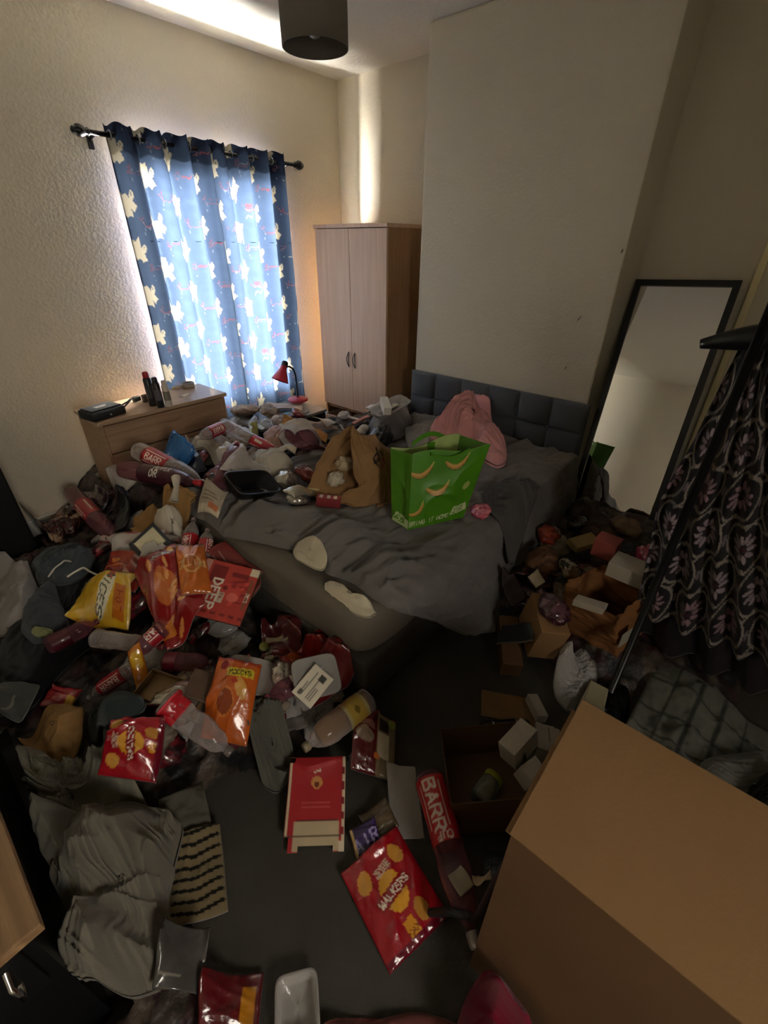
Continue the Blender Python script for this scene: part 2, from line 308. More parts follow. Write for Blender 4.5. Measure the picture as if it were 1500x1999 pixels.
def curtain(x0, x1, ph, nf, label, yb, seed):
    W = x1 - x0; H_ = 1.86; nx, ny = int(W / .0036), int(H_ / .0042)
    u, v = np.meshgrid(np.linspace(0, 1, nx), np.linspace(0, 1, ny), indexing='ij'); u = u.ravel(); v = v.ravel()
    fold = np.sin(u * nf * 2 * np.pi + ph + .6 * np.sin(u * 5 + seed)); amp = .040 * (1 - .35 * v) * (.8 + .4 * vn(u * 4, v * 0, seed))
    sway = .012 * np.sin(v * 3 + seed) * v
    x = x0 + u * W + .012 * np.cos(u * nf * 2 * np.pi + ph) + sway + .01 * v * (u - .5) * 2; y = yb + amp * fold + .006 * (vn(u * 14, v * 6, seed) - .5)
    z = 2.275 + .008 * np.cos(u * nf * 4 * np.pi + 2 * ph) * (v < .3) - v * H_
    # arc-length like cloth coordinate so the print bends into the folds
    uu = u * W * 1.28 + .02 * np.sin(u * nf * 4 * np.pi + 2 * ph); vv = -v * H_
    P = Pt(uu, vv, c('232b45')); T = Pt(uu, vv, (.062, .092, .15)); wv = .82 + .36 * fbm(uu * 90, vv * 90, seed, 2)
    T.C *= wv[:, None] * .028; P.C *= (.8 + .4 * fbm(uu * 60, vv * 60, 3, 2))[:, None]
    for i in range(-1, 7):
        for j in range(-1, 9):
            cx = .04 + i * .2; cy = -.09 - j * .25 - (.115 if i % 2 else 0) - .02 * seed
            fl = (i + seed) % 3 == 0
            for Q, cb, ce, cs, cr in ((P, c('c9bfa6'), c('5a5560'), c('8f8f98'), c('9c5560')), (T, (.0125, .0112, .0085), (.002, .003, .004), (.004, .0048, .006), (.0045, .0018, .0022))):
                bird(Q, cx, cy, .135, fl, (12 if j % 2 else -14) + 9 * (i % 2), cb, ce)
                twig(Q, cx + .09, cy - .12, .085, (i + j) % 2 == 0, cs, cr)
    hem = (v < .07) | (v > .975); T.C[hem] *= .35; T.C[(u < .012) | (u > .988)] *= .5
    V = np.stack([x, y, z], -1); me = mesh('curtain', V, gridf(nx, ny), m_cur, P.C)
    a = me.color_attributes.new('Thru', 'FLOAT_COLOR', 'POINT'); d = np.ones((len(V), 4), np.float32); d[:, :3] = T.C; a.data.foreach_set('color', d.ravel())
    o = tag(link('curtain', me), label, 'curtain', None); m_d = None
    for k in range(int(nf * 2)):   # eyelets where the cloth crosses the rod
        uk = ((k + .5) * math.pi * 1.0 - ph) / (nf * 2 * math.pi) * 1.0
        uk = (k + .25) / (nf * 2); xx = x0 + uk * W
        a_ = np.linspace(0, 2 * np.pi, 20); pts = [(xx, yb + .021 * math.cos(t), 2.222 + .021 * math.sin(t)) for t in a_]
        solid('eyelet', tube(pts, .0042, 6), mat('eyelet_metal', c('8b8f96'), .3, metal=1), parent=o, smooth=True)
    return o
curtain(1.415, 2.05, .4, 4, 'navy bird print curtain panel on the left, dark outer edge beside the dresser', 3.285, 1)
curtain(2.03, 2.70, 1.2, 4, 'navy bird print curtain panel on the right, next to the wardrobe', 3.292, 2)
rod = empty('curtain_rod', (2.03, 3.288, 2.222), 'black curtain rod with ball finials above the window', 'curtain rod')
def child(parent, name, vf, m, smooth=False, label=None, kind=None, cols=None):
    v = np.asarray(vf[0], float) - np.array(parent.location); return solid(name, (v, vf[1]), m, label=label, kind=kind, parent=parent, smooth=smooth, cols=cols)
child(rod, 'pole', tube([(1.33, 3.288, 2.222), (2.76, 3.288, 2.222)], .0125, 14), m_blackm, True)
for sx, s in ((1.33, -1), (2.76, 1)):
    pr = [(.0, 0), (.016, 0), (.02, .008), (.014, .016), (.022, .026), (.03, .045), (.028, .062), (.016, .072), (.019, .08), (.010, .09), (0, .092)]
    v, f = lathe(pr, 16, False); v = np.stack([v[:, 2] * s + sx, v[:, 0] + 3.288, v[:, 1] + 2.222], -1); child(rod, 'finial', (v, f), m_blackm, True)
    child(rod, 'bracket', join(tube([(sx - s * .035, 3.30, 2.222), (sx - s * .035, 3.39, 2.205)], .009, 8), boxv(sx - s * .035 - .014, sx - s * .035 + .014, 3.385, 3.3995, 2.16, 2.24, .003)), m_blackm)
# ---------------- pendant lamp ----------------
lx, ly = 1.87, 2.02
lamp = empty('pendant_lamp', (lx, ly, CE), 'grey fabric drum lampshade hanging from the ceiling', 'lamp')
sh = lathe([(.142, 2.445), (.146, 2.445), (.146, 2.70), (.142, 2.70)], 56, False); v, f = sh; f = f + [tuple((i + 3 * 56, (i + 1) % 56 + 3 * 56, (i + 1) % 56, i)) for i in range(56)]
v = v + np.array([lx, ly, 0]); child(lamp, 'lamp_shade', (v, f), mat('shade_fabric', c('8a8378'), .9, bump=.0008, bscale=300, trans=.3), True)
child(lamp, 'cord', tube([(lx, ly, CE - .02), (lx, ly, 2.62)], .004, 8), m_white, True)
v, f = lathe([(.012, 2.56), (.02, 2.57), (.02, 2.62), (.008, 2.63)], 16); child(lamp, 'socket', (v + np.array([lx, ly, 0]), f), m_white, True)
v, f = lathe([(.004, 2.475), (.022, 2.482), (.03, 2.505), (.022, 2.535), (.013, 2.56)], 16); child(lamp, 'bulb', (v + np.array([lx, ly, 0]), f), mat('bulb_glass', c('dcdad2'), .3), True)
v, f = lathe([(.045, CE - .0005), (.045, CE - .012), (.02, CE - .03), (.006, CE - .032)], 24, True); child(lamp, 'ceiling_rose', (v + np.array([lx, ly, 0]), f), m_white, True)
for k in range(3):
    a = k * 2.094; child(lamp, 'spider_arm', tube([(lx + .018 * math.cos(a), ly + .018 * math.sin(a), 2.60), (lx + .143 * math.cos(a), ly + .143 * math.sin(a), 2.66)], .0025, 6), m_white)
# ---------------- wardrobe ----------------
m_wd = wood_mat('wardrobe_wood', c('dcbca2'), c('cfac92')); m_ws = wood_mat('wardrobe_shaded_side', c('b08a66'), c('9c7754'))  # side wood is the front wood with shade put into its colour
wa = empty('wardrobe', (3.09, 2.8, 0), 'two door light wood effect wardrobe in the corner alcove by the window', 'wardrobe')
X0, X1, Y0, Y1 = 2.86, 3.33, 2.42, 3.19
child(wa, 'carcass', join(boxv(X0, X1, Y0, Y0 + .018, .0, 1.815), boxv(X0, X1, Y1 - .018, Y1, 0, 1.815), boxv(X1 - .01, X1, Y0 + .018, Y1 - .018, 0, 1.815), boxv(X0 + .02, X1 - .01, Y0 + .018, Y1 - .018, .36, .38), boxv(X0 + .02, X1 - .01, Y0 + .018, Y1 - .018, .0, .05)), m_ws)
child(wa, 'top', boxv(X0 - .028, X1, Y0 - .008, Y1 + .008, 1.815, 1.84, .003), m_wd)
ym = (Y0 + Y1) / 2
for s, (a, b) in ((1, (Y0 + .002, ym - .002)), (-1, (ym + .002, Y1 - .002))):
    d = child(wa, 'door', boxv(X0 - .02, X0 - .001, a, b, .40, 1.81, .002), m_wd)
    hy = b - .035 if s == 1 else a + .035; t = np.linspace(0, 1, 15)
    for q in (-1, 1):
        pts = [(X0 - .022 - .016 * math.sin(k * math.pi), hy + q * .011 * math.sin(k * math.pi), .78 + .13 * k) for k in t]
        v, f = tube(pts, .0035, 6); o = solid('handle', (v - np.array(wa.location), f), m_blackm, parent=d, smooth=True)
dr = child(wa, 'drawer', join(boxv(X0 - .15, X0 - .132, Y0 + .004, Y1 - .004, .08, .345, .002), boxv(X0 - .132, X0 + .3, Y0 + .03, Y0 + .044, .1, .3), boxv(X0 - .132, X0 + .3, Y1 - .044, Y1 - .03, .1, .3), boxv(X0 - .132, X0 + .3, Y0 + .044, Y1 - .044, .1, .108)), m_wd)
# ---------------- bed ----------------
BX0, BX1, BY0, BY1 = .85, 2.85, .82, 2.19
m_bed = mat('bed_base_fabric', c('45413b'), .95, bump=.001, bscale=260, var=.3, vscale=4)
m_sheet = mat('fitted_sheet', c('6b6358'), .92, bump=.002, bscale=22, var=.35, vscale=3, mixcol=c('5c5549'))
bed = empty('bed', (1.85, 1.5, 0), 'double divan bed with dark brown fitted sheet and grey tufted headboard', 'bed')
child(bed, 'divan_base', boxv(BX0, BX1, BY0, BY1, .045, .29, .02), m_bed, True)
for fx, fy in ((BX0 + .04, BY0 + .04), (BX0 + .04, BY1 - .06), (BX1 - .08, BY0 + .06), (BX1 - .08, BY1 - .06)):
    v, f = lathe([(.022, .0), (.026, .004), (.026, .02), (.02, .028), (.012, .046)], 18); child(bed, 'castor', (v + np.array([fx, fy, 0]), f), m_chrome, True)
# mattress as a rounded, slightly sagging block
def rounded_slab(x0, x1, y0, y1, z0, z1, r, rc, n=72):
    a = np.linspace(0, 2 * np.pi, n * 4, endpoint=False); cx, cy, hx, hy = (x0 + x1) / 2, (y0 + y1) / 2, (x1 - x0) / 2, (y1 - y0) / 2
    p = 2 / .12
    def ringp(ins, z):
        ca, sa = np.cos(a), np.sin(a); k = (np.abs(ca) ** 14 + np.abs(sa) ** 14) ** (-1 / 14); return np.stack([cx + (hx - ins) * ca * k, cy + (hy - ins) * sa * k, np.full(len(a), z)], -1)
    rings = []
    for t in np.linspace(0, 1, 6): rings.append(ringp(r * (1 - math.sin(t * math.pi / 2)), z0 + r * (1 - math.cos(t * math.pi / 2))))
    for t in np.linspace(0, 1, 7)[1:]: rings.append(ringp(r * (1 - math.cos(t * math.pi / 2)), z1 - r + r * math.sin(t * math.pi / 2)))
    for s in np.linspace(r, min(hx, hy) * .999, 26)[1:]: rings.append(ringp(s, z1))
    return np.concatenate(rings), gridf(len(rings), len(a), True)
v, f = rounded_slab(BX0 - .012, BX1, BY0 - .012, BY1 + .01, .288, .52, .05, .1)
top = sst(.4, .52, v[:, 2]); v[:, 2] += top * (.012 * (fbm(v[:, 0] * 3, v[:, 1] * 3, 5) - .5) * 2 + .004 * ridge(v[:, 0] * 7 + 2 * v[:, 1], v[:, 1] * 5, 9))
side = 1 - top; v[:, 0] += side * .008 * (ridge(v[:, 1] * 9, v[:, 2] * 9, 3) - .5); v[:, 1] += side * .008 * (ridge(v[:, 0] * 9, v[:, 2] * 9, 4) - .5)
child(bed, 'mattress', (v, f), m_sheet, True); splat(v, f)
# headboard with tufted panels
m_hb = mat('headboard_fabric', c('4d5056'), .9, bump=.0008, bscale=500, sheen=.2)
hy0, hy1, hz1 = .79, 2.19, .855
child(bed, 'headboard_back', boxv(2.895, 2.94, hy0, hy1, .05, hz1 - .005, .01), m_hb, True)
cw = (hy1 - hy0) / 6; rows = [(.66, hz1), (.47, .66), (.28, .47)]
n = 17; a_, b_ = np.meshgrid(np.linspace(0, 1, n), np.linspace(0, 1, n), indexing='ij'); pz = (np.clip(np.sin(a_ * np.pi), 0, 1) ** .38 * np.clip(np.sin(b_ * np.pi), 0, 1) ** .38).ravel()
for z0, z1 in rows:
    for k in range(6):
        y0 = hy0 + k * cw; v = np.stack([2.897 - .036 * pz, y0 + .001 + a_.ravel() * (cw - .002), z0 + .001 + b_.ravel() * (z1 - z0 - .002)], -1)
        child(bed, 'tufted_panel', (v, gridf(n, n)), m_hb, True)
for z in (.66, .47):
    for k in range(1, 6):
        v, f = lathe([(0, 0), (.011, .001), (.009, .006), (0, .009)], 12, False); v = np.stack([2.893 - v[:, 2], v[:, 0] + hy0 + k * cw, v[:, 1] + z], -1); child(bed, 'button', (v, f), m_hb, True)
# ---------------- dresser (chest of drawers) ----------------
m_dr = wood_mat('dresser_wood', c('a98a6c'), c('94745a'), ax='X'); m_dt = wood_mat('dresser_top', c('b59a80'), c('a3866b'), .35, 'X')
ds = empty('dresser', (1.21, 3.1, 0), 'light wood chest of drawers under the left end of the curtain', 'chest of drawers')
x0, x1, y0, y1 = .80, 1.63, 2.9, 3.245
child(ds, 'carcass', join(boxv(x0, x0 + .018, y0, y1, 0, .775), boxv(x1 - .018, x1, y0, y1, 0, .775), boxv(x0 + .018, x1 - .018, y1 - .01, y1, 0, .775), boxv(x0 + .018, x1 - .018, y0 + .01, y1 - .01, .0, .03)), m_dr)
child(ds, 'top', boxv(x0 - .015, x1 + .01, y0 - .025, y1 + .005, .775, .80, .006), m_dt)
for k in range(4):
    z0 = .04 + k * .183; d = child(ds, 'drawer', join(boxv(x0 + .02, x1 - .02, y0 - .002, y0 + .016, z0, z0 + .175, .002)), m_dr)
    pts = [(1.21 + .07 * t, y0 - .005 - .018 * (1 - t * t), z0 + .11) for t in np.linspace(-1, 1, 11)]; v, f = tube(pts, .0035, 6); solid('handle', (v - np.array(ds.location), f), m_dr, parent=d, smooth=True)
splat(*boxv(x0, x1, y0, y1, 0, .8))
# ---------------- low dark side table ----------------
tb = empty('side_table', (2.2, 2.98, 0), 'low black side table with grey top below the window', 'table')
x0, x1, y0, y1 = 1.83, 2.48, 2.79, 3.22
child(tb, 'table_top', boxv(x0 - .01, x1 + .01, y0 - .015, y1, .478, .5, .003), mat('grey_laminate', c('8a8982'), .3))
child(tb, 'carcass', join(boxv(x0, x0 + .018, y0, y1, 0, .478), boxv(x1 - .018, x1, y0, y1, 0, .478), boxv(x0 + .018, x1 - .018, y1 - .012, y1, 0, .478)), m_black)
child(tb, 'drawer', boxv(x0 + .02, x1 - .02, y0 - .004, y0 + .014, .30, .47, .002), m_black); child(tb, 'drawer', boxv(x0 + .02, x1 - .02, y0 - .004, y0 + .014, .12, .295, .002), m_black)
splat(*boxv(x0, x1, y0, y1, 0, .5)); splat(*boxv(2.85, 3.33, 2.42, 3.19, 0, 1.15)); splat(*boxv(2.86, 2.95, .79, 2.19, 0, .85)); splat(*boxv(2.71, 2.73, 2.42, 3.19, 0, .345))
# ---------------- leaning mirror ----------------
mb = np.array([2.80, .49, .012]); mt_ = np.array([3.285, .548, 1.545]); up = mt_ - mb; ml = np.linalg.norm(up); up /= ml
sd = np.array([0, 1., 0]); sd -= up * sd.dot(up); sd /= np.linalg.norm(sd); nn = np.cross(sd, up); nn = nn if nn[0] < 0 else -nn
mi = empty('standing_mirror', tuple(mb), 'tall black framed mirror leaning in the alcove beside the headboard', 'mirror')
def orient(vf): v = vf[0]; return (mb + v[:, :1] * sd + v[:, 1:2] * up + v[:, 2:3] * nn, vf[1])
hw = .262; fw = .034
child(mi, 'frame', orient(join(boxv(-hw, -hw + fw, 0, ml, -.012, .012), boxv(hw - fw, hw, 0, ml, -.012, .012), boxv(-hw + fw, hw - fw, 0, fw, -.012, .012), boxv(-hw + fw, hw - fw, ml - fw, ml, -.012, .012))), m_black)
child(mi, 'mirror_glass', orient(boxv(-hw + fw, hw - fw, fw, ml - fw, -.008, .002)), mat('silvered_glass', (.86, .86, .84), .015, metal=1))
# ---------------- big cardboard box in the foreground ----------------
m_cb = mat('cardboard', c('8f6c46'), .85, var=.35, vscale=3, mixcol=c('7f6038'), bump=.0006, bscale=120)
m_cb2 = mat('cardboard_shaded', c('6b4c2e'), .85, var=.3, vscale=4)  # for the box walls: darker than the flaps, shade put into the colour
bx = empty('cardboard_box', (.655, -.22, 0), 'large closed brown cardboard box in the bottom right foreground', 'box')
a0, a1, b0, b1, zt = .47, .845, -.52, .075, .75
child(bx, 'side_wall', boxv(a0, a0 + .006, b0, b1, 0, zt - .012), m_cb2); child(bx, 'side_wall', boxv(a1 - .006, a1, b0, b1, 0, zt - .012), m_cb2)
child(bx, 'side_wall', boxv(a0 + .006, a1 - .006, b1 - .006, b1, 0, zt - .012), m_cb2); child(bx, 'side_wall', boxv(a0 + .006, a1 - .006, b0, b0 + .006, 0, zt - .012), m_cb2)
child(bx, 'lower_flap', boxv(a0, a1 - .035, b0, b1 + .012, zt - .012, zt - .006, .001), m_cb); child(bx, 'top_flap', boxv(a0 - .003, a1 + .004, b0, b1 + .003, zt - .005, zt, .001), m_cb)
splat(*boxv(a0, a1, b0, b1, 0, zt))
# ---------------- low wooden chest at the left edge ----------------
lc = empty('low_cabinet', (-.6, 1.1, 0), 'dark low cabinet with pale wood top at the left edge of the room', 'cabinet')
cx1, cy0, cz = -.178, .69, .6
child(lc, 'top', boxv(-.8, cx1, cy0, 1.75, cz - .028, cz, .004), wood_mat('cabinet_top', c('b08d66'), c('7d5f42'), .5, 'Y', .8))
child(lc, 'carcass', boxv(-.78, cx1 - .03, cy0 + .03, 1.73, 0, cz - .028), m_black)
child(lc, 'drawer', boxv(-.76, cx1 - .05, cy0 + .016, cy0 + .03, .38, .56, .002), m_black)
child(lc, 'handle', tube([(cx1 - .08, cy0 + .016, .52), (cx1 - .08, cy0 - .014, .515), (cx1 - .08, cy0 - .014, .455), (cx1 - .08, cy0 + .016, .45)], .005, 8), m_chrome, True)
splat(*boxv(-.8, cx1, cy0, 1.75, 0, .6))
# tall dark cupboard by the window wall, cut by the left edge
cu = empty('tall_cupboard', (.0, 3.2, 0), 'black cupboard against the window wall, cut off by the left edge', 'cupboard')
child(cu, 'carcass', boxv(-.75, .3, 3.0, 3.38, .04, .9, .004), m_black); child(cu, 'door', boxv(-.2, .29, 2.985, 2.999, .06, .88, .002), m_black); child(cu, 'plinth', boxv(-.73, .28, 3.02, 3.36, 0, .04), m_black)
child(cu, 'door', boxv(-.73, -.21, 2.985, 2.999, .06, .88, .002), m_black); splat(*boxv(-.75, .3, 2.985, 3.38, 0, .9))
# ---------------- litter: builders ----------------
def item(name, label, cat, parts, group=None, dosplat=True, kind=None):
    """parts: (part name, world verts, faces, material, colours, smooth[, children]); one part -> one mesh, more -> Empty with parts"""
    allv = np.concatenate([p[1] for p in parts]); base = np.array([allv[:, 0].mean(), allv[:, 1].mean(), allv[:, 2].min()])
    if dosplat:
        for p in parts: splat(p[1], p[2])
    if len(parts) == 1:
        _, v, f, m, cols, sm = parts[0][:6]; return tag(link(name, mesh(name, v - base, f, m, cols, sm), None, tuple(base)), label, cat, group, kind)
    root = empty(name, tuple(base), label, cat, group); made = {}
    for p in parts:
        par = root; nm = p[0]
        if '>' in nm: pn, nm = nm.split('>'); par = made[pn]
        o = link(nm, mesh(nm, p[1] - base, p[2], p[3], p[4], p[5]), par); made.setdefault(nm, o); 
        if par is root: made[nm] = o
        if len(p) > 6: o['label'] = p[6]
    return root
def frame(p0, p1):
    a = hit(*p0) if len(p0) == 2 else np.array(p0, float); b = hit(*p1) if len(p1) == 2 else np.array(p1, float)
    d = (b - a)[:2]; L_ = np.hypot(*d); return (a + b) / 2, L_, math.atan2(d[1], d[0])
def to_world(Vs, ctr, yaw, stiff=1.0, lift=.0015, maxs=.6, dil=2, bl=2):
    """rotate local vertex sets by yaw about the centre, lay them on the current surface; stiff 1 = rigid, 0 = draped"""
    Vl = np.concatenate(Vs); ca, sa = math.cos(yaw), math.sin(yaw)
    X = Vl[:, 0] * ca - Vl[:, 1] * sa; Y = Vl[:, 0] * sa + Vl[:, 1] * ca; Z = Vl[:, 2]
    x = X + ctr[0]; y = Y + ctr[1]; B = local_base(x, y, dil, bl); B = np.minimum(B, np.median(B) + .10)
    A = np.stack([X, Y, np.ones_like(X)], -1); co = np.linalg.lstsq(A, B, rcond=None)[0]; g = np.hypot(co[0], co[1])
    if g > maxs: co[:2] *= maxs / g
    if stiff >= .999:
        gx, gy = co[0], co[1]; nz = np.array([-gx, -gy, 1.]); nz /= np.linalg.norm(nz)
        ex = np.array([ca, sa, 0]); ex[2] = gx * ca + gy * sa; ex /= np.linalg.norm(ex); ey = np.cross(nz, ex)
        P = Vl[:, :1] * ex + Vl[:, 1:2] * ey + Vl[:, 2:3] * nz; P[:, 0] += ctr[0]; P[:, 1] += ctr[1]
        gap = np.minimum(hraw(P[:, 0], P[:, 1]), np.median(B) + .10) - P[:, 2]; low = Z < np.percentile(Z, 60); P[:, 2] += np.percentile(gap[low], 96) + lift
    else:
        pl = A @ co; pl += max(0, np.percentile(B - pl, 92)) * stiff
        zz = np.maximum(stiff * pl + (1 - stiff) * B, B - .002); P = np.stack([x, y, zz + Z + lift], -1)
    out = []; k = 0
    for v in Vs: out.append(P[k:k + len(v)]); k += len(v)
    return out
m_foil = mat('printed_foil', attr=True, rough=.22, spec=.7, coat=.5, bump=.0012, bscale=70)
m_card = mat('printed_card', attr=True, rough=.6, bump=.0003, bscale=60)
m_paper = mat('printed_paper', attr=True, rough=.8, bump=.0008, bscale=50)
m_cloth = mat('soft_cloth', attr=True, rough=.95, bump=.0012, bscale=420, sheen=.15, spec=.15)
m_lab = mat('printed_label', attr=True, rough=.3, spec=.5, coat=.2)
m_clear = mat('clear_plastic', c('cfc6c4'), .07, spec=.8, thin=(.96, .93, .93), alpha=.16, fac=.85)
m_pink = mat('pinkish_clear_plastic', c('8c5560'), .07, spec=.8, thin=(.80, .62, .66), alpha=.2, fac=.85)
m_film = mat('clear_film', c('d8d4d0'), .1, spec=.8, thin=(.98, .97, .96), alpha=.34, fac=.9, bump=.004, bscale=30)
m_carrier = mat('white_carrier_film', c('cdc5b4'), .38, spec=.5, bump=.002, bscale=60, trans=.15)
m_bluefilm = mat('blue_film', c('2a6aa8'), .28, spec=.6, bump=.003, bscale=40)
m_blackfilm = mat('black_film', c('0c0c0e'), .3, spec=.6, bump=.003, bscale=40)
m_tray = mat('black_tray', c('131417'), .3, spec=.5)
m_brown = mat('brown_paper', c('a07a48'), .8, var=.4, vscale=5, mixcol=c('85622f'), bump=.0015, bscale=30)
m_silver = mat('crumpled_foil', c('c9c2b4'), .25, metal=.7, bump=.003, bscale=60)
seedn = [100]
def ns(): seedn[0] += 1; return seedn[0]
def sheet_grid(L_, W_, nx, ny): u, v = np.meshgrid(np.linspace(0, 1, nx), np.linspace(0, 1, ny), indexing='ij'); return u.ravel(), v.ravel()
def closed2(nx, ny):   # faces of two stacked nx*ny grids joined round the rim
    f = gridf(nx, ny); n = nx * ny; bot = f[:, ::-1] + n; e = []
    for i in range(nx - 1): e += [(i * ny, i * ny + n, (i + 1) * ny + n, (i + 1) * ny), ((i + 1) * ny + ny - 1, (i + 1) * ny + ny - 1 + n, i * ny + ny - 1 + n, i * ny + ny - 1)]
    for j in range(ny - 1): e += [(j + 1, j + 1 + n, j + n, j), ((nx - 1) * ny + j, (nx - 1) * ny + j + n, (nx - 1) * ny + j + 1 + n, (nx - 1) * ny + j + 1)]
    return np.concatenate([f, bot, np.array(e)])
def packet(p0, p1, w, paint, label, T=.03, stiff=.35, name='crisp_packet', cat='crisp packet', cr=.006, m=None, res=.0035, group=None, flare=0, back=None):
    """a pillow packet (or, with small T, a flat bag) with crimped ends; w is width in metres"""
    ctr, L_, yaw = frame(p0, p1); nx = int(np.clip(L_ / res, 14, 90)); ny = int(np.clip(w / res, 12, 70)); s = ns()
    u, v = sheet_grid(L_, w, nx, ny); P = Pt(u * L_ / w, v, (.5, .5, .5)); P.L = L_ / w; paint(P)
    rnd = np.clip(np.sin(u * np.pi), 0, 1) ** .45 * np.clip(np.sin(v * np.pi), 0, 1) ** .6
    x = (u - .5) * L_; y = (v - .5) * w * (1 - .06 * rnd + flare * (u - .5))
    cre = (ridge(u * L_ / .06 + s, v * w / .06 + v, s) - .4) * cr + (ridge(u * L_ / .12 + v * 3, v * w / .12, s + 3) - .4) * cr * 1.6
    edge = .0015 * np.sin(v * w / .006) * ((u < .05) | (u > .95))
    top = T * rnd + cre * (.35 + rnd) + edge + abs(cr); bot = np.zeros_like(top)
    V1 = np.stack([x, y, top + .001], -1); V2 = np.stack([x, y, np.minimum(bot, top)], -1)
    W1, W2 = to_world([V1, V2], ctr, yaw, stiff)
    cols = np.concatenate([P.C, np.tile(back or (.45, .43, .42), (len(P.C), 1))])
    return item(name, label, cat, [(name, np.concatenate([W1, W2]), closed2(nx, ny), m or m_foil, cols, True)], group)
def card(p0, p1, w, paint, label, th=.003, name='card', cat='packaging', bend=.0, m=None, stiff=.9, outline=None, group=None, res=.004):
    """a flat printed card or paper; outline(P) may cut corners by colour-free geometry"""
    ctr, L_, yaw = frame(p0, p1); nx = int(np.clip(L_ / res, 6, 80)); ny = int(np.clip(w / res, 6, 80)); s = ns()
    u, v = sheet_grid(L_, w, nx, ny); P = Pt(u * L_ / w, v, (.5, .5, .5)); P.L = L_ / w; paint(P)
    x = (u - .5) * L_; y = (v - .5) * w; z = bend * ((u - .5) ** 2 * 4 * np.sin(v * 3 + s) + .5 * (fbm(u * 2, v * 2, s) - .3))
    z = z - z.min(); V1 = np.stack([x, y, z + th], -1); V2 = np.stack([x, y, z], -1); W1, W2 = to_world([V1, V2], ctr, yaw, stiff)
    F = closed2(nx, ny)
    if outline is not None:   # outline: set of (u0,v0,u1,v1) notches left out
        keep = np.ones(len(F), bool); cu = np.concatenate([u, u])[F].mean(1); cv = np.concatenate([v, v])[F].mean(1)
        for a, b, c_, d in outline: keep &= ~((cu > a) & (cu < c_) & (cv > b) & (cv < d))
        F = F[keep]
    return item(name, label, cat, [(name, np.concatenate([W1, W2]), F, m or m_card, np.concatenate([P.C, np.tile(c('8a7a62'), (len(P.C), 1))]), True)], group)
BPROF = [(0, .012), (.12, .004), (.3, .0), (.42, .006), (.49, .03), (.5, .06), (.5, .30), (.485, .32), (.485, .56), (.5, .58), (.5, .62), (.46, .70), (.38, .78), (.26, .85), (.15, .89), (.13, .90), (.13, .93)]
def bottle(p0, p1, label, d=None, lab=('a3202a', None), span=(.30, .60), clear='clear', capc='b3202c', roll=0, crush=0, liquid=None, cat='bottle', name='plastic_bottle', group=None, cap=True, paintf=None, lift=.001):
    ctr, L_, yaw = frame(p0, p1); D = d or L_ * .31; s = ns(); n = 28
    zs = []; pr = np.array(BPROF); body = [(r * D, z * L_) for r, z in BPROF]
    # densify
    out = [];
    for k in range(len(body) - 1):
        m_ = max(1, int(abs(body[k + 1][1] - body[k][1]) / .012)); out += [tuple(np.array(body[k]) * (1 - t / m_) + np.array(body[k + 1]) * t / m_) for t in range(m_)]
    out.append(body[-1]); V, F = lathe(out, n, False)
    def shape(V):
        V = V.copy(); ang = np.arctan2(V[:, 1], V[:, 0]); z = V[:, 2] / L_
        if True:
            k = 1 + .03 * np.sin(ang * 5) * sst(.12, .02, z)
            if crush: k = k * (1 - crush * ridge(ang * 1.2 + s, z * 4, s) * sst(.05, .2, z) * sst(.85, .7, z))
            V[:, 0] *= k; V[:, 1] *= k * (1 - .5 * crush)
        return V
    def lay(V): V = shape(V); return np.stack([V[:, 2] - L_ / 2, V[:, 0], V[:, 1]], -1)
    parts = [('body', lay(V), np.array(F), {'clear': m_clear, 'pink': m_pink}.get(clear, clear if not isinstance(clear, str) else m_clear), None, True)]
    if lab:
        na = 72; nz_ = int((span[1] - span[0]) * L_ / .0035); a = np.linspace(0, 2 * np.pi, na, endpoint=False); zz = np.linspace(span[0], span[1], nz_) * L_
        rr = np.interp(zz / L_, pr[:, 1], pr[:, 0]) * D + .0012; A, Z = np.meshgrid(a, zz, indexing='xy')
        Vl = np.stack([rr[:, None] * np.cos(A), rr[:, None] * np.sin(A), Z], -1).reshape(-1, 3)
        wr = math.pi * D; P = Pt(((A + math.radians(roll)) % (2 * np.pi)).ravel() / (2 * np.pi) * wr / D, (Z.ravel() - span[0] * L_) / D, c(lab[0])); P.H = (span[1] - span[0]) * L_ / D; P.Wd = wr / D
        if paintf: paintf(P)
        elif lab[1]:
            cr_ = (.86, .80, .72)
            for q in (.25, .75):
                cxp = P.Wd * q
                P.text(lab[1], cxp, P.H / 2, .34, cr_, 90, .15); P.rrect(cxp - .32, P.H / 2, .02, P.H * .42, cr_); P.rrect(cxp + .32, P.H / 2, .02, P.H * .42, cr_)
            P.rect(P.Wd * .46, P.H * .2, P.Wd * .54, P.H * .55, c('cfc6b0')); P.rect(P.Wd * .96, P.H * .15, P.Wd * .99, P.H * .85, c('cfc6b0'))
            P.rect(0, 0, 99, P.H * .06, c('6a1018'))
        parts.append(('printed_label', lay(Vl), gridf(nz_, na, True), m_lab, P.C, True))
    if liquid:
        V2, F2 = lathe([(max(r - .002, 0), z) for r, z in out if z < L_ * .8], n, True); V2 = lay(V2); V2[:, 2] = np.minimum(V2[:, 2], -D * .05); parts.append(('liquid', V2, F2, liquid, None, True))
    if cap:
        cv, cf = lathe([(.155 * D, L_ * .925), (.165 * D, L_ * .93), (.165 * D, L_ * .985), (.14 * D, L_), (.001, L_)], 20, True)
        parts.append(('cap', lay(cv), cf, mat('cap_' + capc, c(capc), .35), None, True))
    Ws = to_world([p[1] for p in parts], ctr, yaw, 1.0, lift)
    return item(name, label, cat, [(p[0], w_, p[2], p[3], p[4], p[5]) for p, w_ in zip(parts, Ws)], group)
